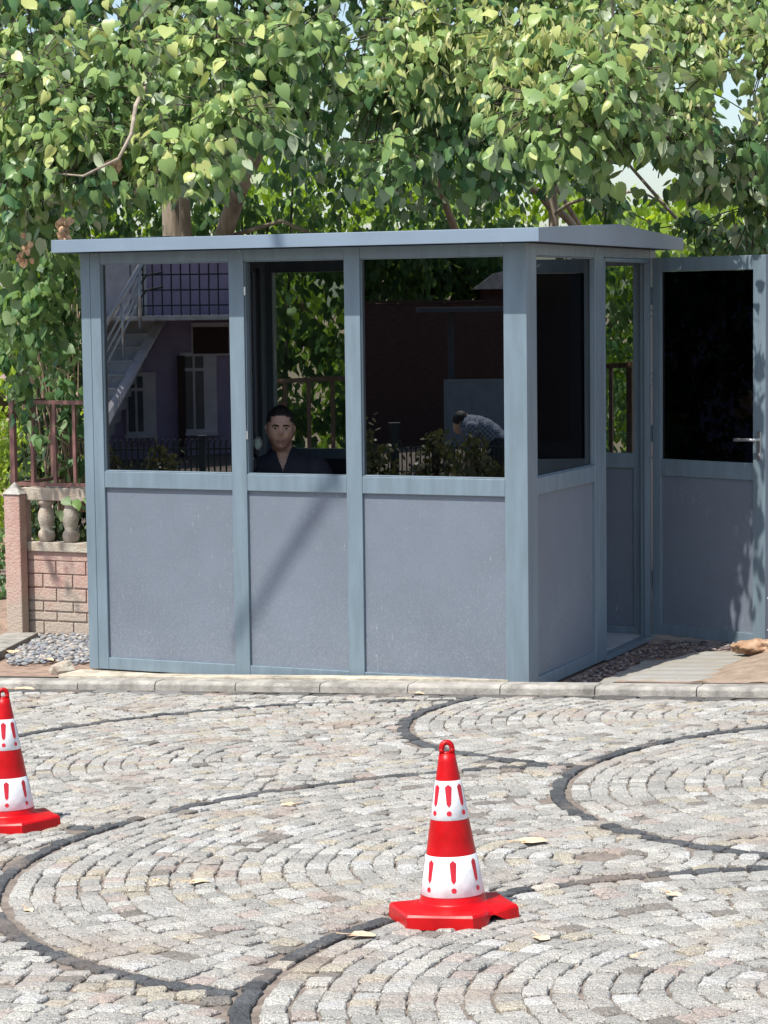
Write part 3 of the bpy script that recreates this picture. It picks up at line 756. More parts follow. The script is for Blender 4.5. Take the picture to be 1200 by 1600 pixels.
# blossom bracts of the right tree
s = Spray()
M['bract'] = leaf_mat('linden_bract', (.40, .44, .17), (.58, .58, .28), (.50, .50, .28), .4)
for k in range(260):
    px = RNG.choice([RNG.uniform(600, 1200), RNG.normal(830, 90)]); py = RNG.uniform(0, 190); p = at_depth(px, py, RNG.uniform(12.2, 12.9))
    if not KEEP(p): continue
    for j in range(3):
        s.p.append(np.array(p) + RNG.normal(0, .03, 3) - np.array(trR.location)); s.d.append(np.array([0, 0, -1]) + RNG.normal(0, .4, 3)); s.n.append(np.array([0, -1, .4]) + RNG.normal(0, .4, 3))
        s.z.append(RNG.uniform(.03, .07)); s.v.append(RNG.random())
s.n = [n_ + RNG.normal(0, .8, 3) for n_ in s.n]
leaves_mesh('blossom', s.p, s.d, s.n, s.z, M['bract'], trR, s.v, True, wide=.4)

# darker growth directly behind the booth
def bush(name, label, cat, blobs, ml, size, group=None, stems=None, length=.3, small=True, nl=8):
    s = Spray()
    c0 = at_depth(*blobs[0][:3]); base = Vector((c0.x, c0.y, pave_z(c0.x, min(c0.y, 17)) if c0.y > 10 else 0)); root = empty(name, base)
    for px, py, d, r_, n, *vv in blobs:
        s.blob(at_depth(px, py, d), r_, n, size, vv[0] if vv else .5, back=True, length=length, nl=nl, twig=False)
    s.p = [np.array(p)-np.array(base) for p in s.p]
    s.build('foliage', ml, root, None, small)
    t = MB(); rng = random.Random(5)
    for k in range(stems or 4):
        a = Vector((rng.uniform(-.2, .2), rng.uniform(-.1, .1), -.05)); b = at_depth(*blobs[k % len(blobs)][:3]) - base
        t.tube([a, a.lerp(b, .5)+Vector((rng.uniform(-.1, .1), rng.uniform(-.1, .1), 0)), b], [.02, .014, .007], 6)
    t.build('stem', M['bark_dark'], root, smooth=True)
    tag(root, label, cat, group)
    return root
bb = []
for x in range(380, 860, 60):
    for y, n in ((270, 12), (340, 14), (430, 20), (540, 22), (650, 22)):
        bb.append((x+random.uniform(-25, 25), y+random.uniform(-20, 20), 16.2+random.uniform(-.3, .6), .24, n, random.uniform(.1, .6)))
for x in range(130, 330, 60):
    for y, n in ((300, 10), (345, 12)): bb.append((x, y, 16.0, .22, n, .3))
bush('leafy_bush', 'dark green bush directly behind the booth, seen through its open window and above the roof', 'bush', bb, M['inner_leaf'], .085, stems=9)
bb = []
for x in range(900, 1060, 50):
    for y, n in ((430, 14), (500, 12), (600, 14), (690, 16)):
        bb.append((x+random.uniform(-25, 25), y+random.uniform(-20, 20), 16.6+random.uniform(-.3, .6), .22, n, random.uniform(.2, .7)))
bush('leafy_bush', 'green bush behind the booth framed by the narrow rear window in the doorway', 'bush', bb, M['ivy'], .075, stems=4)

# sunlit trees beyond
def fartree(label, px, d, zc, r_, n, seed, size=.13, var=.6):
    c = at_depth(px, 479, d); base = Vector((c.x, c.y, -.25)); root = empty('background_tree', base)
    t = MB(); t.tube([(0, 0, 0), (.1, 0, zc*.4), (.05, .1, zc)], [.16, .12, .06], 8)
    for k in range(5):
        a = k*1.3; t.tube([(.08, 0, zc*.5), (math.cos(a)*r_*.6, math.sin(a)*r_*.6, zc*1.05)], [.06, .02], 6)
    t.build('trunk', M['bark_dark'], root, smooth=True)
    s = Spray(); rg = random.Random(seed)
    for k in range(n):
        a = rg.uniform(0, 6.28); q = rg.uniform(.2, 1)*r_
        s.blob((math.cos(a)*q+base.x, math.sin(a)*q*.8+base.y, zc+base.z+rg.uniform(-.75, .9)*r_*1.1), rg.uniform(.35, .6), 12, size, var+rg.uniform(-.25, .25), back=True, length=.35, nl=7, twig=False)
    s.p = [np.array(p)-np.array(base) for p in s.p]; s.build('crown', M['far_leaf'], root, None, True)
    tag(root, label, 'tree', 'sunlit trees beyond the garden'); return root
K0 = KEEP; KEEP = sky_gap
fartree('bright green sunlit tree beyond the garden, farthest left, low behind the railing', 30, 23, 2.0, 1.9, 70, 1, var=.7)
fartree('bright green sunlit tree showing through gaps left of the pale linden stems', 240, 24, 2.6, 2.0, 60, 2)
fartree('bright green sunlit tree seen above the booth roof near its centre', 560, 25, 2.6, 2.2, 75, 3)
fartree('bright green sunlit tree showing between thin dark stems above the booth roof', 830, 25, 2.3, 2.1, 85, 4, var=.75)
fartree('bright green sunlit tree low behind the right end of the booth roof', 1060, 26, 1.9, 1.6, 50, 5, var=.6)
KEEP = K0

# ivy and vines hanging over the fence at the left
s = Spray(); root = empty('ivy_vine', to_world(-3.25, 2.3, -.12)); base = Vector(root.location)
for px, py, d, r_, n, var in ((30, 400, 14.6, .2, 16, .5), (90, 410, 14.5, .18, 16, .5), (20, 470, 14.7, .2, 16, .5), (90, 480, 14.6, .18, 16, .4), (50, 520, 15.4, .18, 14, .45), (110, 520, 15.4, .14, 10, .4),
     (60, 450, 14.3, .16, 10, .7), (8, 560, 15.9, .18, 14, .4), (110, 640, 16.1, .12, 8, .3), (120, 720, 16.1, .12, 8, .3), (62, 668, 14.85, .04, 2, .3), (100, 390, 14.3, .12, 8, .7), (95, 600, 15.9, .15, 9, .3), (93, 775, 14.8, .02, 1, .4), (40, 600, 15.5, .14, 8, .4)):
    s.blob(at_depth(px, py, d), r_, n, .08, var, back=False, length=.24, nl=7, twig=False)
s.p = [np.array(p)-np.array(base) for p in s.p]; s.build('foliage', M['ivy'], root, None)
t = MB()
for k in range(20):
    x0 = random.uniform(60, 140); x1 = random.uniform(20, 130); y1 = random.uniform(380, 520)
    d = random.uniform(16.05, 16.4)
    a = at_depth(x0, 800, d)-base; b = at_depth((x0+x1)/2+random.uniform(-12, 12), 640, d)-base; c = at_depth(x1, y1, d-.2)-base
    t.tube([a, a.lerp(b, .5)+Vector((random.uniform(-.03, .03), 0, 0)), b, b.lerp(c, .5)+Vector((random.uniform(-.05, .05), 0, 0)), c], [.008, .007, .006, .005, .003], 5)
t.build('stem', M['stem'], root, smooth=True)
tag(root, 'tangled ivy with bare brown stems growing over the railing left of the booth', 'ivy')
# withered clusters hanging in the left tree
for i, (px, py, lab) in enumerate(((175, 262, 'withered brown leaf cluster hanging below the pale curved twig'), (97, 355, 'withered brown leaf cluster hanging just left above the roof corner'), (40, 398, 'small withered brown leaf cluster hanging left of the roof corner'))):
    c = at_depth(px, py, 12.55); root = empty('withered_leaves', c); s = Spray()
    for k in range(22):
        s.p.append(RNG.normal(0, 1, 3)*np.array([.016, .016, .04])); s.d.append(np.array([0, 0, -1])+RNG.normal(0, .3, 3)); s.n.append(np.array([0, -1, 0])+RNG.normal(0, .7, 3)); s.z.append(RNG.uniform(.03, .06)*(1-.15*i)); s.v.append(.5)
    o = leaves_mesh('leaf_cluster', s.p, s.d, s.n, s.z, M['dry'], root, s.v, curl=-2)
    t = MB(); t.tube([(0, 0, .05), (.01, 0, .25)], .002, 4); t.build('stalk', M['stem'], root)
    tag(root, lab, 'dead leaves', 'withered leaf clusters in the left tree')
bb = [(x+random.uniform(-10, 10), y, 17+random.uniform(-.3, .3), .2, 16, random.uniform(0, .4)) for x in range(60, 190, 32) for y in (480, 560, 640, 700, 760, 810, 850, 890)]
bush('leafy_bush', 'added bush with shade-dark leaves behind the balusters and railing at the left', 'bush', bb, M['shade_leaf'], .07, length=.2, stems=6)  # bush added in dark leaf colour, standing in for shade behind the balusters
# clipped yellow-green hedge at the far left
bb = [(x, y, 19+random.uniform(-.3, .3), .22, 16, random.uniform(.4, 1)) for x in range(-120, 60, 32) for y in (660, 700, 740, 775)]
bush('clipped_hedge', 'bright yellow green clipped hedge beyond the fence at the left edge', 'hedge', bb, M['hedge'], .05, length=.16, stems=6)
bb = [(x, y, 17.5, .16, 12, random.uniform(.1, .6)) for x in (-40, -15, 8) for y in (850, 900, 950)]
bush('garden_shrub', 'low dark garden shrub left of the concrete pillar', 'shrub', bb, M['ivy'], .06, length=.16, stems=3)

# ------------------------------------------------------------------ railing, pillar and balustrade
FV = 2.30
def frame_at(v): return to_world(0, v)
fence = empty('concrete_balustrade', to_world(-3.3, FV, -.15), YAW); FO = -3.3
def L(px, py, v=FV): u, z = loc(px, py, v); return u-FO, z+.15
x0, zt = L(31, 758); xr = -2.5 - FO
_, z_top = L(90, 762); _, z_rb = L(90, 782); _, z_ob = L(90, 847); _, z_rb2 = L(90, 857); _, z_b1 = L(90, 862)
M['conc_old'] = mat('weathered_concrete', (.56, .44, .34), .9, .3, 14, .6, 70, col2=(.50, .48, .40))
def paint_mat():
    mt = mat('worn_pink_paint', (.55, .325, .28), .88, .22, 9, .7, 60, col2=(.52, .40, .33)); t, N, Lk, bs = nodes(mt)
    mx = bs.inputs['Base Color'].links[0].from_node
    tc = N.new('ShaderNodeTexCoord'); sp = N.new('ShaderNodeSeparateXYZ'); Lk.new(tc.outputs['Object'], sp.inputs[0])
    nz = N.new('ShaderNodeTexNoise'); nz.inputs['Scale'].default_value = 7; nz.inputs['Detail'].default_value = 8; Lk.new(tc.outputs['Object'], nz.inputs[0])
    ad = N.new('ShaderNodeMath'); ad.operation = 'MULTIPLY_ADD'; ad.inputs[1].default_value = -1.6; Lk.new(sp.outputs[2], ad.inputs[0]); Lk.new(nz.outputs[0], ad.inputs[2])
    mr = N.new('ShaderNodeMapRange'); mr.inputs[1].default_value = -.05; mr.inputs[2].default_value = .32; Lk.new(ad.outputs[0], mr.inputs[0])
    m2 = N.new('ShaderNodeMix'); m2.data_type = 'RGBA'; m2.inputs[7].default_value = (.43, .36, .295, 1); Lk.new(mr.outputs[0], m2.inputs[0]); Lk.new(mx.outputs[2], m2.inputs[6]); Lk.new(m2.outputs[2], bs.inputs['Base Color'])
    return mt
M['paint'] = paint_mat()
g = MB(); g.box(x0+.04, xr, -.035, .075, z_rb, z_top); g.build('top_rail', M['conc_old'], fence, bevel=.006)
g = MB(); g.box(x0+.04, xr, -.03, .07, z_b1, z_ob); g.build('lower_rail', M['conc_old'], fence, bevel=.006)
g = MB(); g.box(x0, x0+.038, -.025, .07, 0, z_top-.004); g.build('end_post', M['paint'], fence, bevel=.004)
g = MB(); g.box(x0+.038, xr, 0, .06, -.1, z_b1-.001)
# raised false bricks
rows_y = [876, 897, 919, 941, 956, 970, 992]; bx = [L(x, 900)[0] for x in (43, 89, 134)]
bw = bx[1]-bx[0]; zz = [L(90, y)[1] for y in (877, 896, 898, 917, 920, 938, 941, 954, 957, 969, 972, 990, 993, 1002)]
for i in range(7):
    za, zb_ = zz[2*i], zz[2*i+1]; off = 0 if i % 2 == 0 else -bw*.45
    xs = bx[0] + off
    while xs < xr-.05:
        a = max(xs, bx[0])+.004; b = min(xs+bw, xr)-.004
        if b-a > .03: g.box(a, b, -.012, .001, min(za, zb_), max(za, zb_))
        xs += bw
g.box(x0+.04, xr, -.012, .001, zz[0]+.006, z_b1-.002)
g.build('brick_panel', M['paint'], fence, bevel=.003)
hb = z_rb-z_ob
prof = [(.05, 0), (.052, .04), (.045, .1), (.062, .2), (.058, .32), (.038, .40), (.052, .5), (.064, .64), (.056, .78), (.04, .86), (.052, .9), (.05, 1)]
prof = [(.040, 0), (.050, .05), (.056, .14), (.052, .24), (.038, .30), (.046, .40), (.056, .55), (.052, .70), (.038, .82), (.036, .86), (.052, .90), (.054, .95), (.050, 1)]
for px in (70, 108, 146, 184):
    u = L(px, 815)[0]
    b = MB(); b.lathe([(r_*1.02, z_ob+z*hb) for r_, z in prof], 20, (u, .02, 0)); b.build('baluster', M['conc_old'], fence, smooth=True)
tag(fence, 'weathered pink concrete balustrade with turned balusters over a false brick panel', 'balustrade')
# pillar
PVV = FV-.12; pu0 = loc(6, 800, PVV)[0]; pu1 = loc(30.5, 800, PVV)[0]; pz = loc(18, 773, PVV)[1]+.15
pil = empty('concrete_pillar', to_world((pu0+pu1)/2, PVV, -.15), YAW); pw = (pu1-pu0)/2
g = MB(); g.box(-pw, pw, 0, .085, -.1, pz); g.build('shaft', M['paint'], pil, bevel=.008)
g = MB(); g.add([(-pw-.01, -.01, pz+.001), (pw+.01, -.01, pz+.001), (pw+.01, .095, pz+.001), (-pw-.01, .095, pz+.001), (0, .045, pz+.085)], [(0,3,2,1),(0,1,4),(1,2,4),(2,3,4),(3,0,4)])
M['cap'] = mat('grey_cap_concrete', (.33, .32, .29), .9, .3, 20, .5, 70)
g.build('cap', M['cap'], pil, bevel=.005)
tag(pil, 'worn pink concrete pillar with a grey pyramid cap at the left end of the balustrade', 'pillar')
# brown steel railing on top
rail = empty('steel_railing', to_world(FO, FV, -.15), YAW)
rt = L(75, 629)[1]; rbm = L(75, 757)[1]; xa = L(21, 700)[0]
g = MB(); g.box(xa+.018, xr, -.012, .012, rt-.012, rt+.014); g.build('top_bar', M['brown_metal'], rail)
g = MB(); g.box(xa+.018, xr, -.012, .012, rbm-.012, rbm+.012); g.build('bottom_bar', M['brown_metal'], rail)
g = MB(); g.box(xa-.018, xa+.0175, -.018, .018, z_top-.02, rt+.016); g.build('post', M['brown_metal'], rail)
for px in (51, 86, 117, 152):
    u = L(px, 700)[0]; g = MB(); g.box(u-.011, u+.011, -.011, .011, rbm+.012, rt-.012); g.build('bar', M['brown_metal'], rail)
for k in range(7):      # return section running back along the garden
    v = .25+.24*k; g = MB(); g.box(xa-.011, xa+.011, v-.011, v+.011, rbm+.012, rt-.012); g.build('bar', M['brown_metal'], rail)
g = MB(); g.box(xa-.012, xa+.012, .0185, 1.9, rt-.010, rt+.013); g.box(xa-.012, xa+.012, .0185, 1.9, rbm-.012, rbm+.010); g.build('side_bar', M['brown_metal'], rail)
for px in (68, 105):
    u = L(px, 757)[0]; g = MB(); g.box(u-.01, u+.01, -.01, .01, z_top-.002, rbm-.012); g.build('foot', M['brown_metal'], rail)
tag(rail, 'brown steel railing with upright bars standing on the concrete balustrade', 'railing')
# railing behind the booth, seen through the glass
RV2 = 2.9; rail2 = empty('steel_railing', to_world(-2.0, RV2, -.18), YAW)
def L2(px, py): u, z = loc(px, py, RV2); return u+2.0, z+.18
ta = L2(470, 594)[1]; tb = L2(965, 571)[1]; ua = L2(405, 594)[0]; ub = L2(984, 571)[0]
def tz(u): return ta + (tb-ta)*(u-L2(470, 594)[0])/(L2(965, 571)[0]-L2(470, 594)[0])
g = MB(); g.bar((ua, 0, tz(ua)), (ub, 0, tz(ub)), .03, .03); g.build('top_bar', M['brown_metal'], rail2)
g = MB(); g.bar((ua, 0, tz(ua)-.85), (ub, 0, tz(ub)-.85), .03, .03); g.build('bottom_bar', M['brown_metal'], rail2)
u = L2(446, 650)[0]
while u < ub+.1:
    g = MB(); wd = .011 if u < ub-.1 else .018
    uu = min(u, ub); g.box(uu-wd, uu+wd, -wd, wd, -.05 if wd > .012 else tz(uu)-.85, tz(uu)-.015 if wd < .012 else tz(uu)+.02); g.build('bar', M['brown_metal'], rail2); u += (L2(483, 650)[0]-L2(446, 650)[0])
tag(rail2, 'brown steel railing behind the booth, seen through its open window and rear glass', 'railing')

def ground_pt(px, py):
    d = 13.0
    for _ in range(12):
        q = at_depth(px, py, d); d *= (ZC - pave_z(q.x, q.y))/(ZC - q.z)
    q = at_depth(px, py, d); q.z = pave_z(q.x, q.y); return q
# ------------------------------------------------------------------ ground cover: pebbles, edging, slabs, mound
M['pebble'] = bpy.data.materials.new('grey_pebbles'); M['pebble'].use_nodes = True
t_, N_, L_, bs_ = nodes(M['pebble']); at_ = N_.new('ShaderNodeAttribute'); at_.attribute_name = 'stone'; L_.new(at_.outputs['Color'], bs_.inputs['Base Color']); bs_.inputs['Roughness'].default_value = .75
def pebbles(name, pts, size, cols, label=None):
    bm = bmesh.new(); bmesh.ops.create_icosphere(bm, subdivisions=1, radius=1); bv = np.array([v.co[:] for v in bm.verts]); bf = np.array([[v.index for v in f.verts] for f in bm.faces]); bm.free()
    V = []; Fc = []; C = []
    for i, p in enumerate(pts):
        s_ = random.uniform(*size); sc3 = np.array([s_*random.uniform(.8, 1.5), s_*random.uniform(.6, 1), s_*random.uniform(.35, .6)])
        a = random.uniform(0, 6.28); Rm = np.array([[math.cos(a), -math.sin(a), 0], [math.sin(a), math.cos(a), 0], [0, 0, 1]])
        b = random.gauss(0, .3); Rt = np.array([[1, 0, 0], [0, math.cos(b), -math.sin(b)], [0, math.sin(b), math.cos(b)]])
        vv = (bv*RNG.uniform(.85, 1.12, (len(bv), 1))*sc3) @ Rt.T @ Rm.T + np.array(p)
        Fc.append(bf+len(bv)*i); V.append(vv); c = np.array(random.choice(cols))*random.uniform(.75, 1.25); C.append(np.tile([*c, 1], (len(bv), 1)))
    me = bpy.data.meshes.new(name); me.from_pydata(np.concatenate(V).tolist(), [], np.concatenate(Fc).tolist()); me.materials.append(M['pebble'])
    a_ = me.color_attributes.new('stone', 'FLOAT_COLOR', 'POINT'); a_.data.foreach_set('color', np.concatenate(C).astype(np.float32).ravel())
    me.polygons.foreach_set('use_smooth', [True]*len(me.polygons))
    o = bpy.data.objects.new(name, me); COL.objects.link(o); tag(o, label, name, kind='stuff'); return o
pts = []
while len(pts) < 2300:
    px = random.uniform(-40, 215); py = random.uniform(990, 1042)
    if px < 42-(py-1000)*1.0 or py > 1036+random.uniform(-6, 5): continue
    q = ground_pt(px, py); uu, vv = to_local(q.x, q.y)
    if vv > 2.29 or uu > -2.6: continue
    pts.append((q.x, q.y, q.z+random.uniform(.002, .022)))
pebbles('gravel', pts, (.011, .026), [(.20, .215, .24), (.25, .26, .27), (.16, .17, .195), (.31, .30, .28), (.37, .33, .29)], 'loose grey pebbles between the booth and the concrete balustrade')
pts = []
for k in range(1800):
    u = random.uniform(.03, 1.1); v = random.uniform(-.1, 2.05)
    inb = (u < .10 + .12*v) or (1.40 < v < 1.85 and u < .75)
    if not inb: continue
    p = to_world(u, v); pts.append((p.x, p.y, pave_z(p.x, p.y)+random.uniform(0, .012)))
pebbles('gravel', pts, (.007, .018), [(.15, .11, .105), (.20, .16, .15), (.12, .10, .10), (.26, .22, .20)], 'coarse dark purple grit in front of the open booth door')
# stone edging at the far left
g = MB(); e0 = ground_pt(34, 1000); e1 = ground_pt(-50, 1042)
g.bar((e0.x, e0.y, pave_z(e0.x, e0.y)+.015), (e1.x, e1.y, pave_z(e1.x, e1.y)+.015), .22, .07)
o = g.build('edging_stone', M['kerb'], bevel=.006); tag(o, 'flat grey edging stone slanting away from the foot of the concrete pillar', 'edging stone')
# ribbed pale slabs right of the booth
def slab_mat():
    mt = mat('pale_ribbed_stone', (.36, .32, .25), .85, .25, 4, .5, 60, col2=(.30, .30, .285), stretch=(.6, 6, 1)); return mt
M['slab'] = slab_mat()
for (u0, u1, v0, v1, lab) in ((.12, 1.0, -.12, 1.36, 'pale ribbed stone slab lying between the kerb and the open booth door'), (.45, .95, 1.88, 2.2, 'small pale stone slab just below the hinge side of the open booth door')):
    c = to_world((u0+u1)/2, (v0+v1)/2); nu = 10; nv = 44; g = MB()
    for j in range(nv+1):
        for i in range(nu+1):
            u = u0+(u1-u0)*i/nu + (.10*(j/nv) if v1 < 1.5 and i == 0 else 0) + random.uniform(-.004, .004); v = v0+(v1-v0)*j/nv
            p = to_world(u, v); z = pave_z(p.x, p.y) + .006 + .009*(1 if (j//3) % 2 else 0) + random.uniform(-.0015, .0015)
            if i in (0, nu) or j in (0, nv): z -= .02
            g.v.append((p.x, p.y, z))
    for j in range(nv):
        for i in range(nu): g.f.append((j*(nu+1)+i, j*(nu+1)+i+1, (j+1)*(nu+1)+i+1, (j+1)*(nu+1)+i)); g.m.append(0)
    o = g.build('paving_slab', M['slab']); tag(o, lab, 'paving slab')
# sandy mound under crumpled plastic film, with an orange stone
M['mound'] = mat('sandy_grit', (.30, .21, .145), .9, .3, 14, .6, 160, col2=(.38, .30, .22))
g = MB(); nu, nv = 26, 26
for j in range(nv+1):
    for i in range(nu+1):
        a = i/nu; b = j/nv; u = .72+1.1*a; v = -.14+1.75*b; p = to_world(u, v)
        h = .085*max(0, 1-((a-.65)/.65)**2)*max(0, math.sin(math.pi*min(1, b*1.0))) + .012*mnoise.noise(Vector((u*9, v*9, 0)))
        h *= min(1, a*4)
        g.v.append((p.x, p.y, pave_z(p.x, p.y) + h - .004))
for j in range(nv):
    for i in range(nu): g.f.append((j*(nu+1)+i, j*(nu+1)+i+1, (j+1)*(nu+1)+i+1, (j+1)*(nu+1)+i)); g.m.append(0)
o = g.build('sand_mound', M['mound'], smooth=True); tag(o, 'low mound of sandy grit behind the kerb at the right edge', 'sand mound')
M['orange_stone'] = mat('orange_stone', (.42, .20, .09), .7, .4, 22, .9, 45, col2=(.50, .36, .24))
bm = bmesh.new(); bmesh.ops.create_icosphere(bm, subdivisions=4, radius=1)
for v in bm.verts:
    n_ = mnoise.noise(v.co*1.6)*.45 + mnoise.noise(v.co*4)*.22 + mnoise.noise(v.co*9)*.09; v.co *= 1+n_; v.co.x *= .14; v.co.y *= .10; v.co.z *= .042
me = bpy.data.meshes.new('orange_rock'); bm.to_mesh(me); bm.free(); me.materials.append(M['orange_stone']); me.polygons.foreach_set('use_smooth', [True]*len(me.polygons))
o = bpy.data.objects.new('orange_rock', me); COL.objects.link(o); c = at_depth(1190, 1030, 12.35); o.location = (c.x, c.y, pave_z(c.x, c.y)+.055); tag(o, 'flat orange stone lying on the sandy mound at the right edge', 'stone')
# broken grey stone by the booth's left foot
bm = bmesh.new(); bmesh.ops.create_icosphere(bm, subdivisions=2, radius=1)
for v in bm.verts: v.co *= 1+mnoise.noise(v.co*1.5)*.4; v.co.x *= .075; v.co.y *= .05; v.co.z *= .05
me = bpy.data.meshes.new('broken_stone'); bm.to_mesh(me); bm.free(); me.materials.append(M['conc_old'])
o = bpy.data.objects.new('broken_stone', me); COL.objects.link(o); c = to_world(-2.72, -.02); o.location = (c.x, c.y, pave_z(c.x, c.y)+.02); o.rotation_euler = (0, 0, .5); tag(o, 'small broken grey stone at the left front foot of the booth', 'stone')

# ------------------------------------------------------------------ fallen leaves
def fallen(px, py, size, label, on_road=True, rot=None):
    if on_road: p = road_pt(px, py); z = p.z + .006
    else:
        d = 12.8; p = at_depth(px, py, d)
        for _ in range(6):
            q = at_depth(px, py, d); d *= (ZC - pave_z(q.x, q.y))/(ZC - q.z)
        p = at_depth(px, py, d); z = pave_z(p.x, p.y) + .02
    n = 12; g = MB(); rot = random.uniform(0, 6.28) if rot is None else rot; g.v.append((0, 0, .010*size/.08))
    for k in range(n):
        a = 2*math.pi*k/n; rr = size*(.5+.25*math.cos(a)+random.uniform(-.08, .08))
        x, y = rr*math.cos(a), rr*.75*math.sin(a); zz_ = abs(y)*.25 + random.uniform(0, .006)
        g.v.append((x*math.cos(rot)-y*math.sin(rot), x*math.sin(rot)+y*math.cos(rot), zz_))
    for k in range(n): g.f.append((0, 1+k, 1+(k+1)%n)); g.m.append(0)
    g.tube([(0, 0, .008), (-size*.7*math.cos(rot), -size*.7*math.sin(rot), .014)], .0015, 4)
    o = g.build('dry_leaf', M['leafp'], smooth=True, loc_=(p.x, p.y, z)); tag(o, label, 'dry leaf', 'dry leaves fallen on the ground')
M['leafp'] = mat('tan_dry_leaf', (.60, .44, .28), .7, .25, 30)
fallen(305, 1384, .06, 'largest pale tan dry leaf lying alone inside the dark ring on the left cobbles', rot=.2)
fallen(243, 1380, .035, 'small tan dry leaf just left of the largest pale leaf on the cobbles')
fallen(556, 1468, .075, 'long tan dry leaf lying by the dark cobble row left of the nearer cone', rot=.1)
fallen(457, 1262, .06, 'flat pale dry leaf above the dark row between the two cones', rot=3.3)
fallen(825, 1321, .10, 'crumpled orange brown dry leaf on the cobbles right of the middle of the cone', rot=.3)
fallen(842, 1470, .05, 'pale dry leaf on the cobbles just right of the foot of the cone')
fallen(42, 1426, .035, 'tiny reddish dry leaf near the left edge of the cobbles')
fallen(993, 1499, .03, 'tiny orange dry leaf on the cobbles at the lower right')
fallen(650, 1087, .06, 'tan dry leaf in the gutter below the kerb in front of the booth', rot=0)
fallen(1047, 1402, .05, 'brown dry leaf on the cobbles near the right edge below the dark row')
fallen(88, 1051, .085, 'pale dry leaf on the reddish soil behind the kerb at the left', False, rot=.1)
fallen(20, 1025, .10, 'curled orange dry leaf on the pebbles beside the edging stone', False)
fallen(72, 1037, .07, 'curled orange dry leaf in the middle of the pebbles', False)
fallen(30, 1085, .10, 'pale dry leaf on the kerb beside the left cone', False, rot=.1)

# ------------------------------------------------------------------ people
def remesh(name, g, vox, material, parent, smooth_it=6, mats=None):
    me = bpy.data.meshes.new(name); me.from_pydata(g.v, [], g.f)
    bm = bmesh.new(); bm.from_mesh(me); bmesh.ops.recalc_face_normals(bm, faces=bm.faces); bm.to_mesh(me); bm.free()
    o = bpy.data.objects.new(name, me); COL.objects.link(o)
    r_ = o.modifiers.new('r', 'REMESH'); r_.mode = 'VOXEL'; r_.voxel_size = vox; r_.use_smooth_shade = True
    s_ = o.modifiers.new('s', 'SMOOTH'); s_.factor = .5; s_.iterations = smooth_it
    dg = bpy.context.evaluated_depsgraph_get(); ev = o.evaluated_get(dg); m2 = bpy.data.meshes.new_from_object(ev)
    o.modifiers.clear(); o.data = m2; m2.name = name; bpy.data.meshes.remove(me)
    m2.materials.clear(); m2.materials.append(material)
    m2.polygons.foreach_set('use_smooth', [True]*len(m2.polygons)); o.parent = parent
    return o
def head_pts(n=56, m_=44):
    """unit directions -> sculpted head surface, face towards -y, centre at the middle of the skull"""
    P = []
    for i in range(m_+1):
        a = math.pi*i/m_
        for k in range(n):
            t = 2*math.pi*k/n; P.append((math.sin(a)*math.cos(t), math.sin(a)*math.sin(t), -math.cos(a)))
    P = np.array(P); X = P[:, 0]*.074; Y = P[:, 1]*.094; Z = P[:, 2]*.118
    low = np.clip(-Z/.118, 0, 1)
    X = X*(1-.17*low**2.4); Y = np.where(Y > 0, Y*(1-.50*low), Y*(1-.06*low)); X *= 1+.04*np.clip(Z/.118, 0, 1)
    front = P[:, 1] < 0
    def gb(cx, cz, sx, sz): return np.exp(-((X-cx)/sx)**2-((Z-cz)/sz)**2)*front
    Y = Y - .028*gb(0, -.024, .012, .014) - .016*gb(0, 0.0, .008, .024)          # nose
    Y = Y + .016*(gb(.030, .004, .016, .011)+gb(-.030, .004, .016, .011))          # sockets
    Y = Y - .006*(gb(.028, .024, .022, .008)+gb(-.028, .024, .022, .008)) - .003*gb(0, .03, .03, .01)
    Y = Y - .005*(gb(.036, -.026, .018, .016)+gb(-.036, -.026, .018, .016))
    Y = Y - .008*gb(0, -.058, .020, .006) - .007*gb(0, -.070, .017, .006) + .006*gb(0, -.064, .022, .0022)
    Y = Y - .020*gb(0, -.098, .026, .014) - .006*(gb(.030, -.088, .02, .018)+gb(-.030, -.088, .02, .018))
    return np.stack([X, Y, Z], 1), P, n, m_
def xf(P, Rm, c): return (P @ np.array(Rm).T) + np.array(c)
def capsule(g, a, b, ra, rb, n=16, flat=1.0):
    a = Vector(a); b = Vector(b); g.tube([a, a.lerp(b, .25), a.lerp(b, .5), a.lerp(b, .75), b], [ra, ra*.75+rb*.25+.002, (ra+rb)/2+.003, ra*.25+rb*.75+.001, rb], n)
    g.ball(tuple(a), ra, 14, 10); g.ball(tuple(b), rb, 14, 10)
def hand(g, wrist, dirv, palmn, curl=.5, side=1):
    d = Vector(dirv).normalized(); n = (Vector(palmn) - d*Vector(palmn).dot(d)).normalized(); s_ = d.cross(n)*side
    w_ = Vector(wrist); 
    for f_ in (-.026, -.009, .009, .026):
        a = w_ + s_*f_*.7 + d*.01; b = w_ + s_*f_ + d*.088; capsule(g, a, b, .015, .0115, 8)
    for f_, ln in ((-.028, .062), (-.0095, .078), (.0095, .082), (.028, .072)):
        p = w_ + s_*f_ + d*.088; dd = d.copy(); r_ = .0088
        for sgm in (.45, .31, .24):
            dd = (dd + n*curl*.55).normalized(); q = p + dd*ln*sgm; capsule(g, p, q, r_, r_*.9, 8); p = q; r_ *= .92
    p = w_ + s_*.024 + d*.025; q = p + (s_*.8 + d*.8 + n*.2).normalized()*.04; r2 = q + (d*.9 + s_*.25 + n*.4).normalized()*.032
    capsule(g, p, q, .013, .0105, 8); capsule(g, q, r2, .0105, .0085, 8)
M['skin'] = mat('skin', (.58, .36, .265), .5, .08, 30, .05, 200)
M['skin'].node_tree.nodes['Principled BSDF'].inputs['Subsurface Weight'].default_value = .08
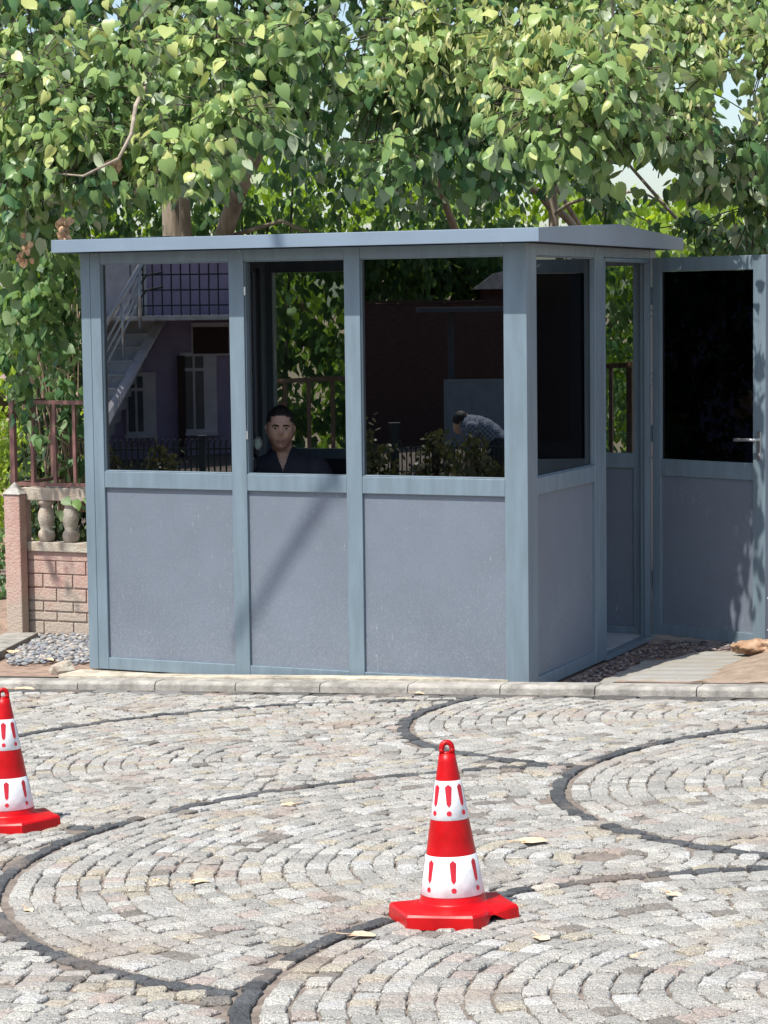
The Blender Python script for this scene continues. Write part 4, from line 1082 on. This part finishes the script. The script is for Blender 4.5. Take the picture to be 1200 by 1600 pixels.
M['hair'] = mat('black_hair', (.012, .010, .010), .55, .3, 200, .5, 300)
M['shirt'] = mat('black_shirt', (.020, .023, .036), .85, .2, 12, .3, 300)
M['trouser'] = mat('dark_trousers', (.03, .032, .04), .9, .2, 12)
M['eye_white'] = mat('eye_white', (.62, .6, .57), .2, .02); M['iris'] = mat('dark_iris', (.03, .02, .013), .15, .1); M['lip'] = mat('lips', (.36, .16, .13), .45, .1)
def build_head(g, Rm, c):
    P, U, n, m_ = head_pts(); Q = xf(P, Rm, c)
    fs = []
    for i in range(m_):
        for k in range(n): fs.append((i*n+k, i*n+(k+1)%n, (i+1)*n+(k+1)%n, (i+1)*n+k))
    g.add([tuple(q) for q in Q], fs)
    Rm_ = Matrix(Rm)
    for sx in (-1, 1):
        for (dx_, dy_, dz_, r_) in ((.074, .008, -.004, .016), (.078, .012, .010, .018), (.073, .008, -.022, .012)):
            o = Rm_ @ Vector((sx*dx_, dy_, dz_)) + Vector(c); g.ball(tuple(o), (r_*.5, r_*.8, r_), 10, 8)
def head_extras(root, Rm, c, hairfn):
    P, U, n, m_ = head_pts(64, 56); Rm_ = Matrix(Rm)
    keep = hairfn(P, U); off = .004 + .011*np.clip((P[:, 2]-.02)/.1, 0, 1)
    nrm = U/np.linalg.norm(U, axis=1)[:, None]
    outer = P + nrm*(off + .0015*np.sin(P[:, 0]*700)*np.sin(P[:, 1]*500+P[:, 2]*300))[:, None]; Q = xf(outer, Rm, c); Qi = xf(P - nrm*.004, Rm, c)
    fs = []; N = len(P)
    for i in range(m_):
        for k in range(n):
            f_ = (i*n+k, i*n+(k+1)%n, (i+1)*n+(k+1)%n, (i+1)*n+k)
            if all(keep[j] for j in f_): fs.append(f_); fs.append(tuple(N+j for j in f_[::-1]))
    # close the rim
    ed = {}
    for f_ in fs[::2]:
        for a, b in zip(f_, f_[1:]+f_[:1]): ed[(a, b)] = 1
    for (a, b) in list(ed):
        if (b, a) not in ed: fs.append((b, a, N+a, N+b))
    g = MB(); g.add([tuple(q) for q in np.concatenate([Q, Qi])], fs); g.build('hair', M['hair'], root, smooth=True)
    for sx in (-1, 1):
        e = Rm_ @ Vector((sx*.030, -.0735, .0035)) + Vector(c); g = MB(); g.ball(tuple(e), (.0125, .0115, .0050), 14, 10); eo = g.build('eye', M['eye_white'], root, smooth=True)
        e2 = Rm_ @ Vector((sx*.030, -.0838, .0035)) + Vector(c); g = MB(); g.ball(tuple(e2), (.0062, .003, .0048), 12, 8); g.build('iris', M['iris'], eo, smooth=True)
        pts = [Rm_ @ Vector((sx*x, -y, z)) + Vector(c) for x, y, z in ((.011, .094, .0165), (.022, .0955, .0195), (.034, .091, .0205), (.048, .078, .0145))]
        g = MB(); g.tube(pts, [.0036, .0048, .0044, .002], 6); g.build('eyebrow', M['hair'], root, smooth=True)
    pts = [Rm_ @ Vector((x, y, z)) + Vector(c) for x, y, z in ((-.023, -.083, -.0645), (-.010, -.0935, -.0635), (0, -.0955, -.0645), (.010, -.0935, -.0635), (.023, -.083, -.0645))]
    g = MB(); g.tube(pts, [.001, .0045, .0042, .0045, .001], 6); g.build('lips', M['lip'], root, smooth=True)

def face_mat(z0, z1):
    mt = mat('guard_skin', (.62, .385, .285), .5, .10, 40, .08, 200); t, N, Lk, bs = nodes(mt); mx = bs.inputs['Base Color'].links[0].from_node
    bs.inputs['Subsurface Weight'].default_value = .06
    tc = N.new('ShaderNodeTexCoord'); sp = N.new('ShaderNodeSeparateXYZ'); Lk.new(tc.outputs['Object'], sp.inputs[0])
    a = N.new('ShaderNodeMapRange'); a.inputs[1].default_value = z1+.014; a.inputs[2].default_value = z1-.012; Lk.new(sp.outputs[2], a.inputs[0])
    b = N.new('ShaderNodeMapRange'); b.inputs[1].default_value = z0-.012; b.inputs[2].default_value = z0+.006; Lk.new(sp.outputs[2], b.inputs[0])
    c = N.new('ShaderNodeMapRange'); c.inputs[1].default_value = .03; c.inputs[2].default_value = -.01; Lk.new(sp.outputs[1], c.inputs[0])
    m1 = N.new('ShaderNodeMath'); m1.operation = 'MULTIPLY'; Lk.new(a.outputs[0], m1.inputs[0]); Lk.new(b.outputs[0], m1.inputs[1])
    m2 = N.new('ShaderNodeMath'); m2.operation = 'MULTIPLY'; Lk.new(m1.outputs[0], m2.inputs[0]); Lk.new(c.outputs[0], m2.inputs[1])
    m3 = N.new('ShaderNodeMath'); m3.operation = 'MULTIPLY'; m3.inputs[1].default_value = .55; Lk.new(m2.outputs[0], m3.inputs[0])
    mm = N.new('ShaderNodeMix'); mm.data_type = 'RGBA'; mm.inputs[7].default_value = (.16, .11, .09, 1); Lk.new(mx.outputs[2], mm.inputs[6]); Lk.new(m3.outputs[0], mm.inputs[0]); Lk.new(mm.outputs[2], bs.inputs['Base Color'])
    return mt
# seated guard ------------------------------------------------------------
PV = .50; hu, hz = loc(438, 671, PV)
g0 = to_world(hu, PV, 0); guard = empty('person', (g0.x, g0.y, .02), 0)
hz -= .02
gaze = R(6)    # head turned slightly to the viewer's right
Rh = (Matrix.Rotation(R(4), 3, 'Z') @ Matrix.Rotation(R(-4), 3, 'X') @ Matrix.Rotation(R(2), 3, 'Y'))
Rh = [list(r_) for r_ in Rh]
hc = (0, 0, hz)
body = MB(); build_head(body, Rh, hc)
sh = hz-.192                      # shoulder height
fx = Vector((.86, .10, 0)).normalized()        # shoulder axis to the viewer's right
cy_ = .055
capsule(body, (.005, .044, hz-.07), (.012, .060, hz-.18), .054, .062, 18)
def torso(g, e):
    for (x, y, z, rx, ry, rz_) in ((.012, .065, sh-.02, .175, .092, .075), (.012, .07, sh-.12, .172, .112, .12), (.02, .08, sh-.25, .152, .108, .12), (.03, .10, sh-.38, .15, .115, .12), (.03, .11, sh-.47, .17, .13, .10)):
        g.ball((x, y, z), (rx+e, ry+e, rz_+e), 24, 16)
torso(body, 0)
SL = (-.165, .055, sh-.012); SR = (.195, .06, sh-.03)
EL = (-.215, -.10, sh-.27); WL = (-.06, -.27, sh-.31)
ER = (.315, -.06, sh-.25); WR = (.10, -.27, sh-.31)
for S_, E_, W_ in ((SL, EL, WL), (SR, ER, WR)):
    capsule(body, S_, E_, .054, .042); capsule(body, E_, W_, .042, .027)
hand(body, WL, (.12, -.05, -.01), (0, 0, -1), .35, 1); hand(body, WR, (-.12, -.05, -.01), (0, 0, -1), .35, -1)
hip = sh-.53
for sx in (-1, 1):
    kn = (sx*.13+.03, -.30, hip+.0); capsule(body, (sx*.09+.03, .08, hip), kn, .085, .06); capsule(body, kn, (sx*.13+.03, -.24, .08), .058, .04)
    capsule(body, (sx*.13+.03, -.24, .06), (sx*.14+.03, -.34, .04), .04, .035)
bo = remesh('body', body, .0045, face_mat(hz-.125, hz-.045), guard, 3)
st = MB(); torso(st, .012)
capsule(st, (.012, .06, hz-.172), (.012, .07, hz-.19), .074, .11)
for S_, E_ in ((SL, EL), (SR, ER)):
    capsule(st, S_, Vector(S_).lerp(Vector(E_), .78), .070, .060)
shirt = remesh('shirt', st, .006, M['shirt'], guard, 4)
bm = bmesh.new(); bm.from_mesh(shirt.data); zv = hz-.225
kill = [f_ for f_ in bm.faces if f_.calc_center_median().y < .06 and f_.calc_center_median().z > zv and abs(f_.calc_center_median().x-.012) < (f_.calc_center_median().z-zv)*.36]
bmesh.ops.delete(bm, geom=kill, context='FACES'); bm.to_mesh(shirt.data); bm.free()
col_ = MB()      # open collar: two folded wings
for sx in (-1, 1):
    base_ = Vector((.012, .045, hz-.138))
    pts_o = []
    for k in range(7):
        a = R(90) - sx*R(180)*k/6*.92; pts_o.append((math.cos(a), math.sin(a)))
    vs3 = []
    for k, (cx_, sy_) in enumerate(pts_o):
        dz = -.075*(k/6); vs3.append(base_ + Vector((cx_*.068, sy_*.066, .022+dz*.9))); vs3.append(base_ + Vector((cx_*.094, sy_*.09, -.022+dz*1.5 - (.018 if k == 5 else 0))))
    vs4 = [v + Vector((0, 0, -.006)) for v in vs3]; n = len(vs3)
    fs = [(2*k, 2*k+1, 2*k+3, 2*k+2) for k in range(6)] + [(n+2*k+2, n+2*k+3, n+2*k+1, n+2*k) for k in range(6)] + [(2*k+1, n+2*k+1, n+2*k+3, 2*k+3) for k in range(6)]
    col_.add(vs3+vs4, fs)
col_.build('collar', M['shirt'], guard, smooth=True)
bt = MB(); bt.ball((.012, -.058, sh-.135), (.006, .003, .006), 10, 6); bt.build('button', M['white_plastic'], guard)
pa = MB()
pa.ball((.03, .11, hip), (.18, .15, .11), 20, 14)
for sx in (-1, 1):
    kn = (sx*.13+.03, -.30, hip+.0); capsule(pa, (sx*.09+.03, .08, hip), kn, .098, .074); capsule(pa, kn, (sx*.13+.03, -.24, .13), .072, .06)
remesh('trousers', pa, .01, M['trouser'], guard, 4)
def hair_m(P, U):
    X, Y, Z = P[:, 0], P[:, 1], P[:, 2]
    lim = np.where(Y < -.045, .071-.30*np.abs(X)**1.3, np.where(Y < .0, .02, -.045 ))
    side = (np.abs(X) > .05) & (Y < -.0) & (Y > -.058)
    lim = np.where(side, .035, lim)
    return Z > lim
head_extras(guard, Rh, hc, hair_m)
tag(guard, 'seated man in a black collared shirt looking out of the open booth window', 'person')

# things inside the booth
def inb(name, label, cat, g, material, u, v, z=.02, **k):
    p = to_world(u, v, z); o = g.build(name, material, loc_=p, **k); o.rotation_euler = (0, 0, YAW); tag(o, label, cat); return o
desk = empty('desk', to_world(-1.75, .33, .02), YAW)
g = MB(); g.box(-.7, .95, -.25, .06, .72, .75)
M['desk'] = mat('pale_desktop', (.24, .22, .20), .5, .2, 6); g.build('desktop', M['desk'], desk, bevel=.003)
for x in (-.66, .91):
    for y in (-.21, .03): g = MB(); g.box(x-.02, x+.02, y-.02, y+.02, 0, .72); g.build('leg', M['frame_in'], desk)
tag(desk, 'pale desk inside the booth under the front windows, in front of the seated man', 'desk')
ch = empty('office_chair', to_world(hu-.02, PV+.17, .02), 0)
M['chairfab'] = mat('black_chair_fabric', (.012, .012, .016), .8, .2, 30, .3, 200)
g = MB(); g.box(-.23, .23, -.25, .22, .40, .46); g.build('seat', M['chairfab'], ch, bevel=.03)
g = MB(); g.box(-.22, .22, .19, .24, .55, .98); g.build('backrest', M['chairfab'], ch, bevel=.02)
g = MB(); g.tube([(0, 0, .07), (0, 0, .40)], .028, 12); g.build('column', M['steel'], ch)
g = MB()
for k in range(5): a = k*R(72); g.bar((0, 0, .08), (.27*math.cos(a), .27*math.sin(a), .05), .04, .03); g.ball((.27*math.cos(a), .27*math.sin(a), .03), .028, 8, 6)
g.build('foot', M['chairfab'], ch)
tag(ch, 'black swivel chair carrying the seated man inside the booth', 'office chair')
# second black chair back to the man's left
u2 = loc(520, 720, 1.05)[0]
ch2 = empty('armchair', to_world(u2, 1.05, .02), YAW)
g = MB(); g.box(-.28, .30, -.25, .25, .38, .48); g.build('seat', M['chairfab'], ch2, bevel=.03)
g = MB(); g.box(-.28, .30, .20, .30, .49, 1.06); g.build('backrest', M['chairfab'], ch2, bevel=.04)
for x in (-.25, .27):
    for y in (-.2, .2): g = MB(); g.tube([(x, y, 0), (x, y, .38)], .018, 8); g.build('leg', M['steel'], ch2)
for x in (-.30, .33): g = MB(); g.tube([(x, -.2, .4), (x, -.2, .68), (x, .2, .68)], .018, 8); g.build('armrest', M['chairfab'], ch2)
tag(ch2, 'empty black armchair with a high back beside the seated man inside the booth', 'armchair')
M['dark_stand'] = mat('dark_stand', (.02, .02, .025), .5)
um, zm = loc(403, 693, .42)
mir = empty('table_mirror', to_world(um, .42, .77), 0)
g = MB()
zc_ = zm-.77; n = 24; vs3 = []
for r_, y_ in ((.9, -.010), (1.0, 0), (1.0, .012)):
    for k in range(n): a = 2*math.pi*k/n; vs3.append((.024*r_*math.cos(a), y_, zc_+.036*r_*math.sin(a)))
g.add(vs3, [(i*n+k, i*n+(k+1)%n, (i+1)*n+(k+1)%n, (i+1)*n+k) for i in range(2) for k in range(n)] + [tuple(2*n+k for k in range(n))])
vs3 = []
g.build('rim', M['white_plastic'], mir, smooth=True)
g = MB(); g.v = [(.016*math.cos(2*math.pi*k/n), -.0105, zc_+.026*math.sin(2*math.pi*k/n)) for k in range(n)]; g.f = [tuple(range(n))]; g.m = [0]
M['pale_green'] = mat('pale_green_face', (.30, .42, .36), .3, .2, 20); g.build('face', M['pale_green'], mir)
g = MB(); g.tube([(0, .004, zc_-.04), (0, .004, .0)], .003, 8); g.lathe([(.035, 0), (.035, .008)], 16); g.build('stand', M['dark_stand'], mir)
tag(mir, 'small oval object with a white rim left of the seated man', 'desk ornament')
u3, z3 = loc(388.5, 742, .10); z4 = loc(388.5, 718, .10)[1]
g = MB(); g.box(-.008, .008, -.006, .006, 0, z4-.77); g.box(-.016, .014, -.01, .01, z4-.77, z4-.762)
inb('white_bracket', 'thin white bracket standing at the lower left corner of the open booth window', 'bracket', g, M['white_plastic'], u3+.01, .11, .77)

# ------------------------------------------------------------------ what faces the booth across the road (seen mirrored in its glass)
ANG = math.atan2(2*DY.y*DY.x*-1*-1, -(1-2*DY.y*DY.y)*-1)
fy = Vector((0, 1, 0)) - 2*DY.y*DY                   # image of the view direction in the booth front
ROT = math.atan2(-fy.x, fy.y)
GLP = BC + DY*.033
def mirror_pt(p): return p - 2*((p-GLP).dot(DY))*DY
class Far:
    """local frame of something standing across the road, facing the booth"""
    def __init__(s, name, px, D_):
        s.D = D_; s.px = px; p = mirror_pt(Vector(((px-600)/F*D_*1.0, D_, 0))); s.z0 = road_z(p.x, p.y); p.z = 0
        s.root = empty(name, (p.x, p.y, 0), ROT)
    def x(s, px): return -(px-s.px)/F*s.D
    def z(s, py, px=None): return ZC - (py - (479-.0123*((px or s.px)-600)))/F*s.D
    def box(s, g, p0, p1, y0, y1, q0, q1):
        xs = sorted((s.x(p0), s.x(p1))); zs = sorted((s.z(q0), s.z(q1))); g.box(xs[0], xs[1], y0, y1, zs[0], zs[1])
M['mauve'] = mat('mauve_render', (.42, .35, .50), .85, .1, 3, .2, 60)
M['trim'] = mat('pale_trim', (.72, .69, .71), .8, .1, 6)
M['stairc'] = mat('grey_stair_concrete', (.58, .58, .58), .85, .15, 6)
M['redbrown'] = mat('red_brown_board', (.055, .028, .024), .8, .3, 10, stretch=(1, 1, 6))
M['dark_metal'] = mat('dark_green_metal', (.02, .035, .035), .5, .2)
M['gl_house'] = mat('house_window_glass', (.10, .12, .13), .08, .2, 3)
h = Far('mauve_house', 260, 31.0); hr = h.root
g = MB(); h.box(g, -60, 470, .0, 6, 330, 780); g.build('wall', M['mauve'], hr)
for (a, b, c, d_) in ((290, 336, 555, 672), (204, 241, 585, 675)):
    g = MB(); h.box(g, a-4, b+6, -.06, 0, c-4, d_+4); w_ = g.build('window', M['trim'], hr)
    g = MB(); m_ = (a+b)/2-6; h.box(g, a, m_-2, -.075, -.061, c+25, d_-2); h.box(g, m_+2, b-14, -.075, -.061, c+25, d_-2); h.box(g, a, m_-2, -.075, -.061, c+2, c+20); h.box(g, m_+2, b-14, -.075, -.061, c+2, c+20); g.build('pane', M['gl_house'], w_)
    g = MB(); h.box(g, a-6, b+8, -.14, -.062, d_+4, d_+8); g.build('sill', M['trim'], w_)
g = MB(); h.box(g, 304, 365, -.08, 0, 505, 556); g.build('awning_frame', M['trim'], hr)
g = MB(); h.box(g, 307, 362, -.10, -.081, 512, 553); g.build('awning_board', M['redbrown'], hr)
g = MB(); h.box(g, 172, 210, -.05, 0, 380, 492); g.build('door', M['trim'], hr)
g = MB(); h.box(g, 212, 236, -.06, 0, 380, 492); g.build('curtain', M['stairc'], hr)
g = MB(); h.box(g, 282, 293, -.16, -.02, 556, 760); g.build('downpipe', M['redbrown'], hr)
g = MB(); h.box(g, 100, 470, -1.3, 0, 493, 500); g.build('balcony_slab', M['stairc'], hr)
g = MB()
for k in range(12):       # flight of stairs, each step lower and nearer, its right end stepping left
    xr_ = 252-8.6*k; y_ = 500+19.6*k; h.box(g, 40, xr_, -.5-.27*k, .0, y_+3, y_+19.6)
    h.box(g, 40, xr_+1.5, -.53-.27*k, .0, y_, y_+3)
g.build('stairs', M['stairc'], hr)
g = MB(); xs = [(h.x(268), h.z(500)), (h.x(158), h.z(760)), (h.x(150), h.z(742)), (h.x(252), h.z(500))]
g.add([(x_, -.4 - .0, z_) if i in (0, 3) else (x_, -3.9, z_) for i, (x_, z_) in enumerate(xs)] + [(x_, -.3, z_) if i in (0, 3) else (x_, -3.8, z_) for i, (x_, z_) in enumerate(xs)], [(0,1,2,3),(7,6,5,4)]+[(i, (i+1)%4, (i+1)%4+4, i+4) for i in range(4)]); g.build('stringer', M['trim'], hr)
g = MB(); g.tube([(h.x(250), -1.33, h.z(405)), (h.x(150), -1.33, h.z(572))], .035, 8)
for k, off in enumerate((28, 46, 64)): g.tube([(h.x(240-k*2), -1.33, h.z(405+off+8)), (h.x(150), -1.33, h.z(572+off))], .016, 6)
for px in (160, 187, 214, 240): g.tube([(h.x(px), -1.33, h.z(405+(250-px)*1.67+90)), (h.x(px), -1.33, h.z(405+(250-px)*1.67))], .022, 6)
M['bright_steel'] = mat('polished_steel', (.8, .8, .78), .25, .05, metal=.6); g.build('handrail', M['bright_steel'], hr, smooth=True)
g = MB()
for k in range(9): x_ = 245+k*14; g.tube([(h.x(x_), -1.25, h.z(493)), (h.x(x_), -1.25, h.z(410))], .010, 6)
for y_ in (410, 432, 455, 478): g.tube([(h.x(242), -1.25, h.z(y_)), (h.x(460), -1.25, h.z(y_))], .011, 6)
for k in range(3): g.tube([(h.x(236+k*3), -1.25, h.z(493)), (h.x(238), -1.25, h.z(470-20*k)), (h.x(250), -1.25, h.z(455-22*k)), (h.x(275), -1.25, h.z(450-22*k))], .014, 6)
g.build('balcony_railing', M['dark_metal'], hr)
tag(hr, 'mauve two storey house with outside stairs and steel handrail, mirrored in the left booth window', 'house')
# garden fence and gate posts in front of it
h = Far('spiked_fence', 260, 27.0)
g = MB()
for k in range(38): x_ = 60+k*9.2; g.bar((h.x(x_), 0, h.z(760)), (h.x(x_), 0, h.z(692)), .02); g.bar((h.x(x_), 0, h.z(692)), (h.x(x_+3), -.05, h.z(686)), .016)
g.build('bars', M['dark_metal'], h.root)
g = MB(); h.box(g, 50, 410, -.01, .01, 700, 703); h.box(g, 50, 410, -.01, .01, 742, 745); g.build('rails', M['dark_metal'], h.root)
tag(h.root, 'dark spiked fence before the mauve house, mirrored in the left booth window', 'fence')
h = Far('gate_post', 317, 25.0); g = MB(); h.box(g, 312, 322, -.05, .05, 684, 770); g.build('shaft', M['dark_metal'], h.root); g = MB(); h.box(g, 310, 324, -.06, .06, 680, 684); g.build('cap', M['dark_metal'], h.root)
tag(h.root, 'dark green square gate post mirrored at the bottom of the left booth window', 'gate post')
# right group: wall, shelter, board, fence
h = Far('red_brown_wall', 660, 30.0)
g = MB(); h.box(g, 480, 900, 0, .3, 474, 775); g.build('boards', M['redbrown'], h.root); g = MB(); h.box(g, 478, 902, -.03, .33, 470, 473.5); g.build('coping', M['redbrown'], h.root)
tag(h.root, 'dark red brown wall mirrored in the right front window of the booth', 'wall')
h = Far('open_shelter', 740, 27.0)
g = MB(); h.box(g, 655, 860, -.8, .8, 480, 487); g.build('roof', M['frame_in'], h.root)
for px in (708, 850): g = MB(); h.box(g, px-5, px+5, -.05, .05, 487, 760); g.build('post', M['frame_in'], h.root)
tag(h.root, 'open shelter with a flat dark roof mirrored at the right of the right front window', 'shelter')
h = Far('tiled_hut', 790, 34.0)
M['tile'] = mat('pale_tile', (.5, .48, .46), .8, .2, 12)
g = MB(); h.box(g, 755, 880, 0, 2, 452, 760); g.build('wall', M['redbrown'], h.root)
g = MB(); xs = [(h.x(742), h.z(452)), (h.x(890), h.z(452)), (h.x(830), h.z(415)), (h.x(775), h.z(428))]
g.add([(x_, -.3, z_) for x_, z_ in xs] + [(x_, 2.2, z_) for x_, z_ in xs], [(0,1,2,3),(7,6,5,4)]+[(i, (i+1)%4, (i+1)%4+4, i+4) for i in range(4)]); g.build('roof', M['tile'], h.root)
tag(h.root, 'small hut with a pale tiled roof mirrored at the top of the right front window', 'hut')
h = Far('notice_board', 745, 26.0)
g = MB(); h.box(g, 700, 800, -.01, .01, 596, 700); M['board'] = mat('grey_board', (.16, .2, .24), .5, .1); g.build('panel', M['board'], h.root)
g = MB(); h.box(g, 696, 700, -.02, .02, 592, 770); h.box(g, 800, 804, -.02, .02, 592, 770); h.box(g, 700, 800, -.02, .02, 592, 596); g.build('frame', M['frame'], h.root)
tag(h.root, 'grey board in a metal frame mirrored at the lower right of the right front window', 'board')
h = Far('mesh_fence', 660, 24.0); g = MB()
for k in range(52): x_ = 500+k*7.2; g.bar((h.x(x_), 0, h.z(800)), (h.x(x_), 0, h.z(692)), .014)
g.build('bars', M['dark_metal'], h.root); g = MB(); h.box(g, 495, 880, -.01, .01, 698, 700); h.box(g, 495, 880, -.01, .01, 735, 737); g.build('rails', M['dark_metal'], h.root)
tag(h.root, 'low metal fence of thin bars mirrored along the bottom of the right front window', 'fence')
h = Far('gate_post', 617, 23.5); g = MB(); h.box(g, 611, 625, -.06, .06, 664, 800); g.build('shaft', M['dark_metal'], h.root); g = MB(); h.box(g, 609, 627, -.07, .07, 660, 664); g.build('cap', M['dark_metal'], h.root)
tag(h.root, 'dark green square gate post mirrored at the bottom of the right front window', 'gate post')
# greenery there
KEEP = None
def farbush(name, label, cat, px, D_, spec, ml, size, group, n_st=3):
    h = Far(name, px, D_); s = Spray(); root = h.root
    for (bx_, by_, r_, n, var) in spec: s.blob((h.x(bx_), random.uniform(-.15, .15), h.z(by_)), r_, n, size, var, back=True, length=.25, nl=7, twig=False)
    s.build('foliage', ml, root, None, True)
    t = MB()
    for k in range(n_st): t.tube([(random.uniform(-.1, .1), 0, h.z0-.05 if D_ < 29 else h.z0-.1), (h.x(spec[k % len(spec)][0]), 0, h.z(spec[k % len(spec)][1]))], [.04, .015], 6)
    t.build('stem', M['bark_dark'], root)
    tag(root, label, cat, group)
GG = 'shrubs mirrored in the booth glass'
M['shrubl'] = leaf_mat('yellowish_shrub_leaf', (.04, .06, .02), (.14, .15, .06), (.08, .09, .04), .2)
farbush('garden_shrub', 'single upright shrub mirrored at the bottom centre of the left booth window', 'shrub', 252, 23, [(252, 735, .16, 22, .6), (252, 712, .12, 14, .6), (250, 695, .06, 6, .6)], M['shrubl'], .06, GG)
farbush('garden_shrub', 'thin shrub mirrored in the bottom left corner of the left booth window', 'shrub', 178, 23, [(178, 735, .08, 8, .6), (176, 712, .05, 5, .6)], M['shrubl'], .06, GG)
farbush('garden_shrub', 'brownish shrub mirrored in the bottom left corner of the right front window', 'shrub', 585, 23, [(580, 740, .25, 34, .7), (590, 705, .2, 24, .7), (578, 675, .13, 12, .7), (600, 735, .15, 12, .5)], M['shrubl'], .07, GG)
farbush('garden_shrub', 'rounded shrub mirrored near the bottom centre of the right front window', 'shrub', 685, 23, [(680, 735, .22, 30, .5), (685, 700, .2, 26, .6), (678, 680, .1, 10, .6), (655,740,.15,14,.4)], M['shrubl'], .07, GG)
farbush('garden_shrub', 'shrub in front of the bending person, mirrored in the right front window', 'shrub', 745, 22.5, [(735, 740, .22, 26, .5), (740, 705, .16, 20, .6), (738, 680, .12, 12, .7), (775, 730, .16, 18, .3)], M['shrubl'], .07, GG)
for i, (px, lab) in enumerate(((560, 'dark leafy tree mirrored at the top left of the right front window'), (690, 'dark leafy tree mirrored at the top centre of the right front window'), (830, 'dark leafy tree mirrored above the tiled hut'))):
    farbush('shade_tree', lab, 'tree', px, 33+i*2, [(px+random.uniform(-70, 70), random.uniform(330, 455), .8, 46, .5) for _ in range(12)] + [(px+random.uniform(-60,60), 250, 1.0, 50, .5) for _ in range(3)], M['inner_leaf'], .16, 'trees mirrored in the booth glass', 2)

# bending person in a checked shirt across the road
h = Far('person', 745, 24.5); pr = h.root; z0 = h.z(790)
def X(px): return h.x(px)
def Zp(py): return h.z(py)
gs = Zp(790)
b = MB()
hd = Vector((X(722), 0, Zp(660)))
hipp = Vector((X(778), 0, Zp(680)-.06)); shd = Vector((X(738), 0, Zp(659)-.05))
build_head(b, [list(r_) for r_ in (Matrix.Rotation(R(-90) if X(722) > X(778) else R(90), 3, 'Z') @ Matrix.Rotation(R(35), 3, 'X'))], tuple(hd))
capsule(b, hd, shd, .055, .06)
for k in range(5):
    c = shd.lerp(hipp, k/4) + Vector((0, 0, .04*math.sin(math.pi*k/4))); b.ball(tuple(c), (.12, .17, .115), 16, 12)
for sy in (-1, 1):
    sp = shd + Vector((0, sy*.17, 0)); el = sp + Vector((0.02, 0, -.26)); wr = el + Vector((.06, 0, -.22)); capsule(b, sp, el, .052, .04); capsule(b, el, wr, .04, .028); hand(b, wr, (.1, 0, -1), (1, 0, 0), .5, sy)
    hp_ = hipp + Vector((0, sy*.09, -.02)); kn = hp_ + Vector((.05, 0, -.42)); an = kn + Vector((-.02, 0, -.40)); capsule(b, hp_, kn, .09, .06); capsule(b, kn, an, .058, .042); capsule(b, an + Vector((0, 0, -.03)), an + Vector((.13, 0, -.05)), .04, .035)
remesh('body', b, .01, M['skin'], pr, 3)
def check_mat():
    mt = bpy.data.materials.new('blue_white_check'); mt.use_nodes = True; t, N, Lk, bs = nodes(mt)
    tc = N.new('ShaderNodeTexCoord'); ck = N.new('ShaderNodeTexChecker'); ck.inputs['Scale'].default_value = 38; ck.inputs[1].default_value = (.30, .34, .39, 1); ck.inputs[2].default_value = (.10, .14, .20, 1)
    Lk.new(tc.outputs['Object'], ck.inputs[0]); Lk.new(ck.outputs[0], bs.inputs['Base Color']); bs.inputs['Roughness'].default_value = .9; return mt
hg = MB(); hg.ball(tuple(hd + Vector((0, 0, .03))), (.088, .088, .10), 16, 12); hg.build('hair', M['hair'], pr, smooth=True)
st = MB()
for k in range(5):
    c = shd.lerp(hipp, k/4) + Vector((0, 0, .04*math.sin(math.pi*k/4))); st.ball(tuple(c), (.135, .185, .13), 16, 12)
for sy in (-1, 1): sp = shd + Vector((0, sy*.17, 0)); capsule(st, sp, sp + Vector((.02, 0, -.2)), .066, .056)
remesh('shirt', st, .012, check_mat(), pr, 3)
pa = MB()
for sy in (-1, 1): hp_ = hipp + Vector((0, sy*.09, -.02)); kn = hp_ + Vector((.05, 0, -.42)); an = kn + Vector((-.02, 0, -.36)); capsule(pa, hp_, kn, .105, .075); capsule(pa, kn, an, .073, .06)
remesh('trousers', pa, .012, M['trouser'], pr, 3)
tag(pr, 'person in a checked shirt bending over, mirrored in the right front window', 'person')
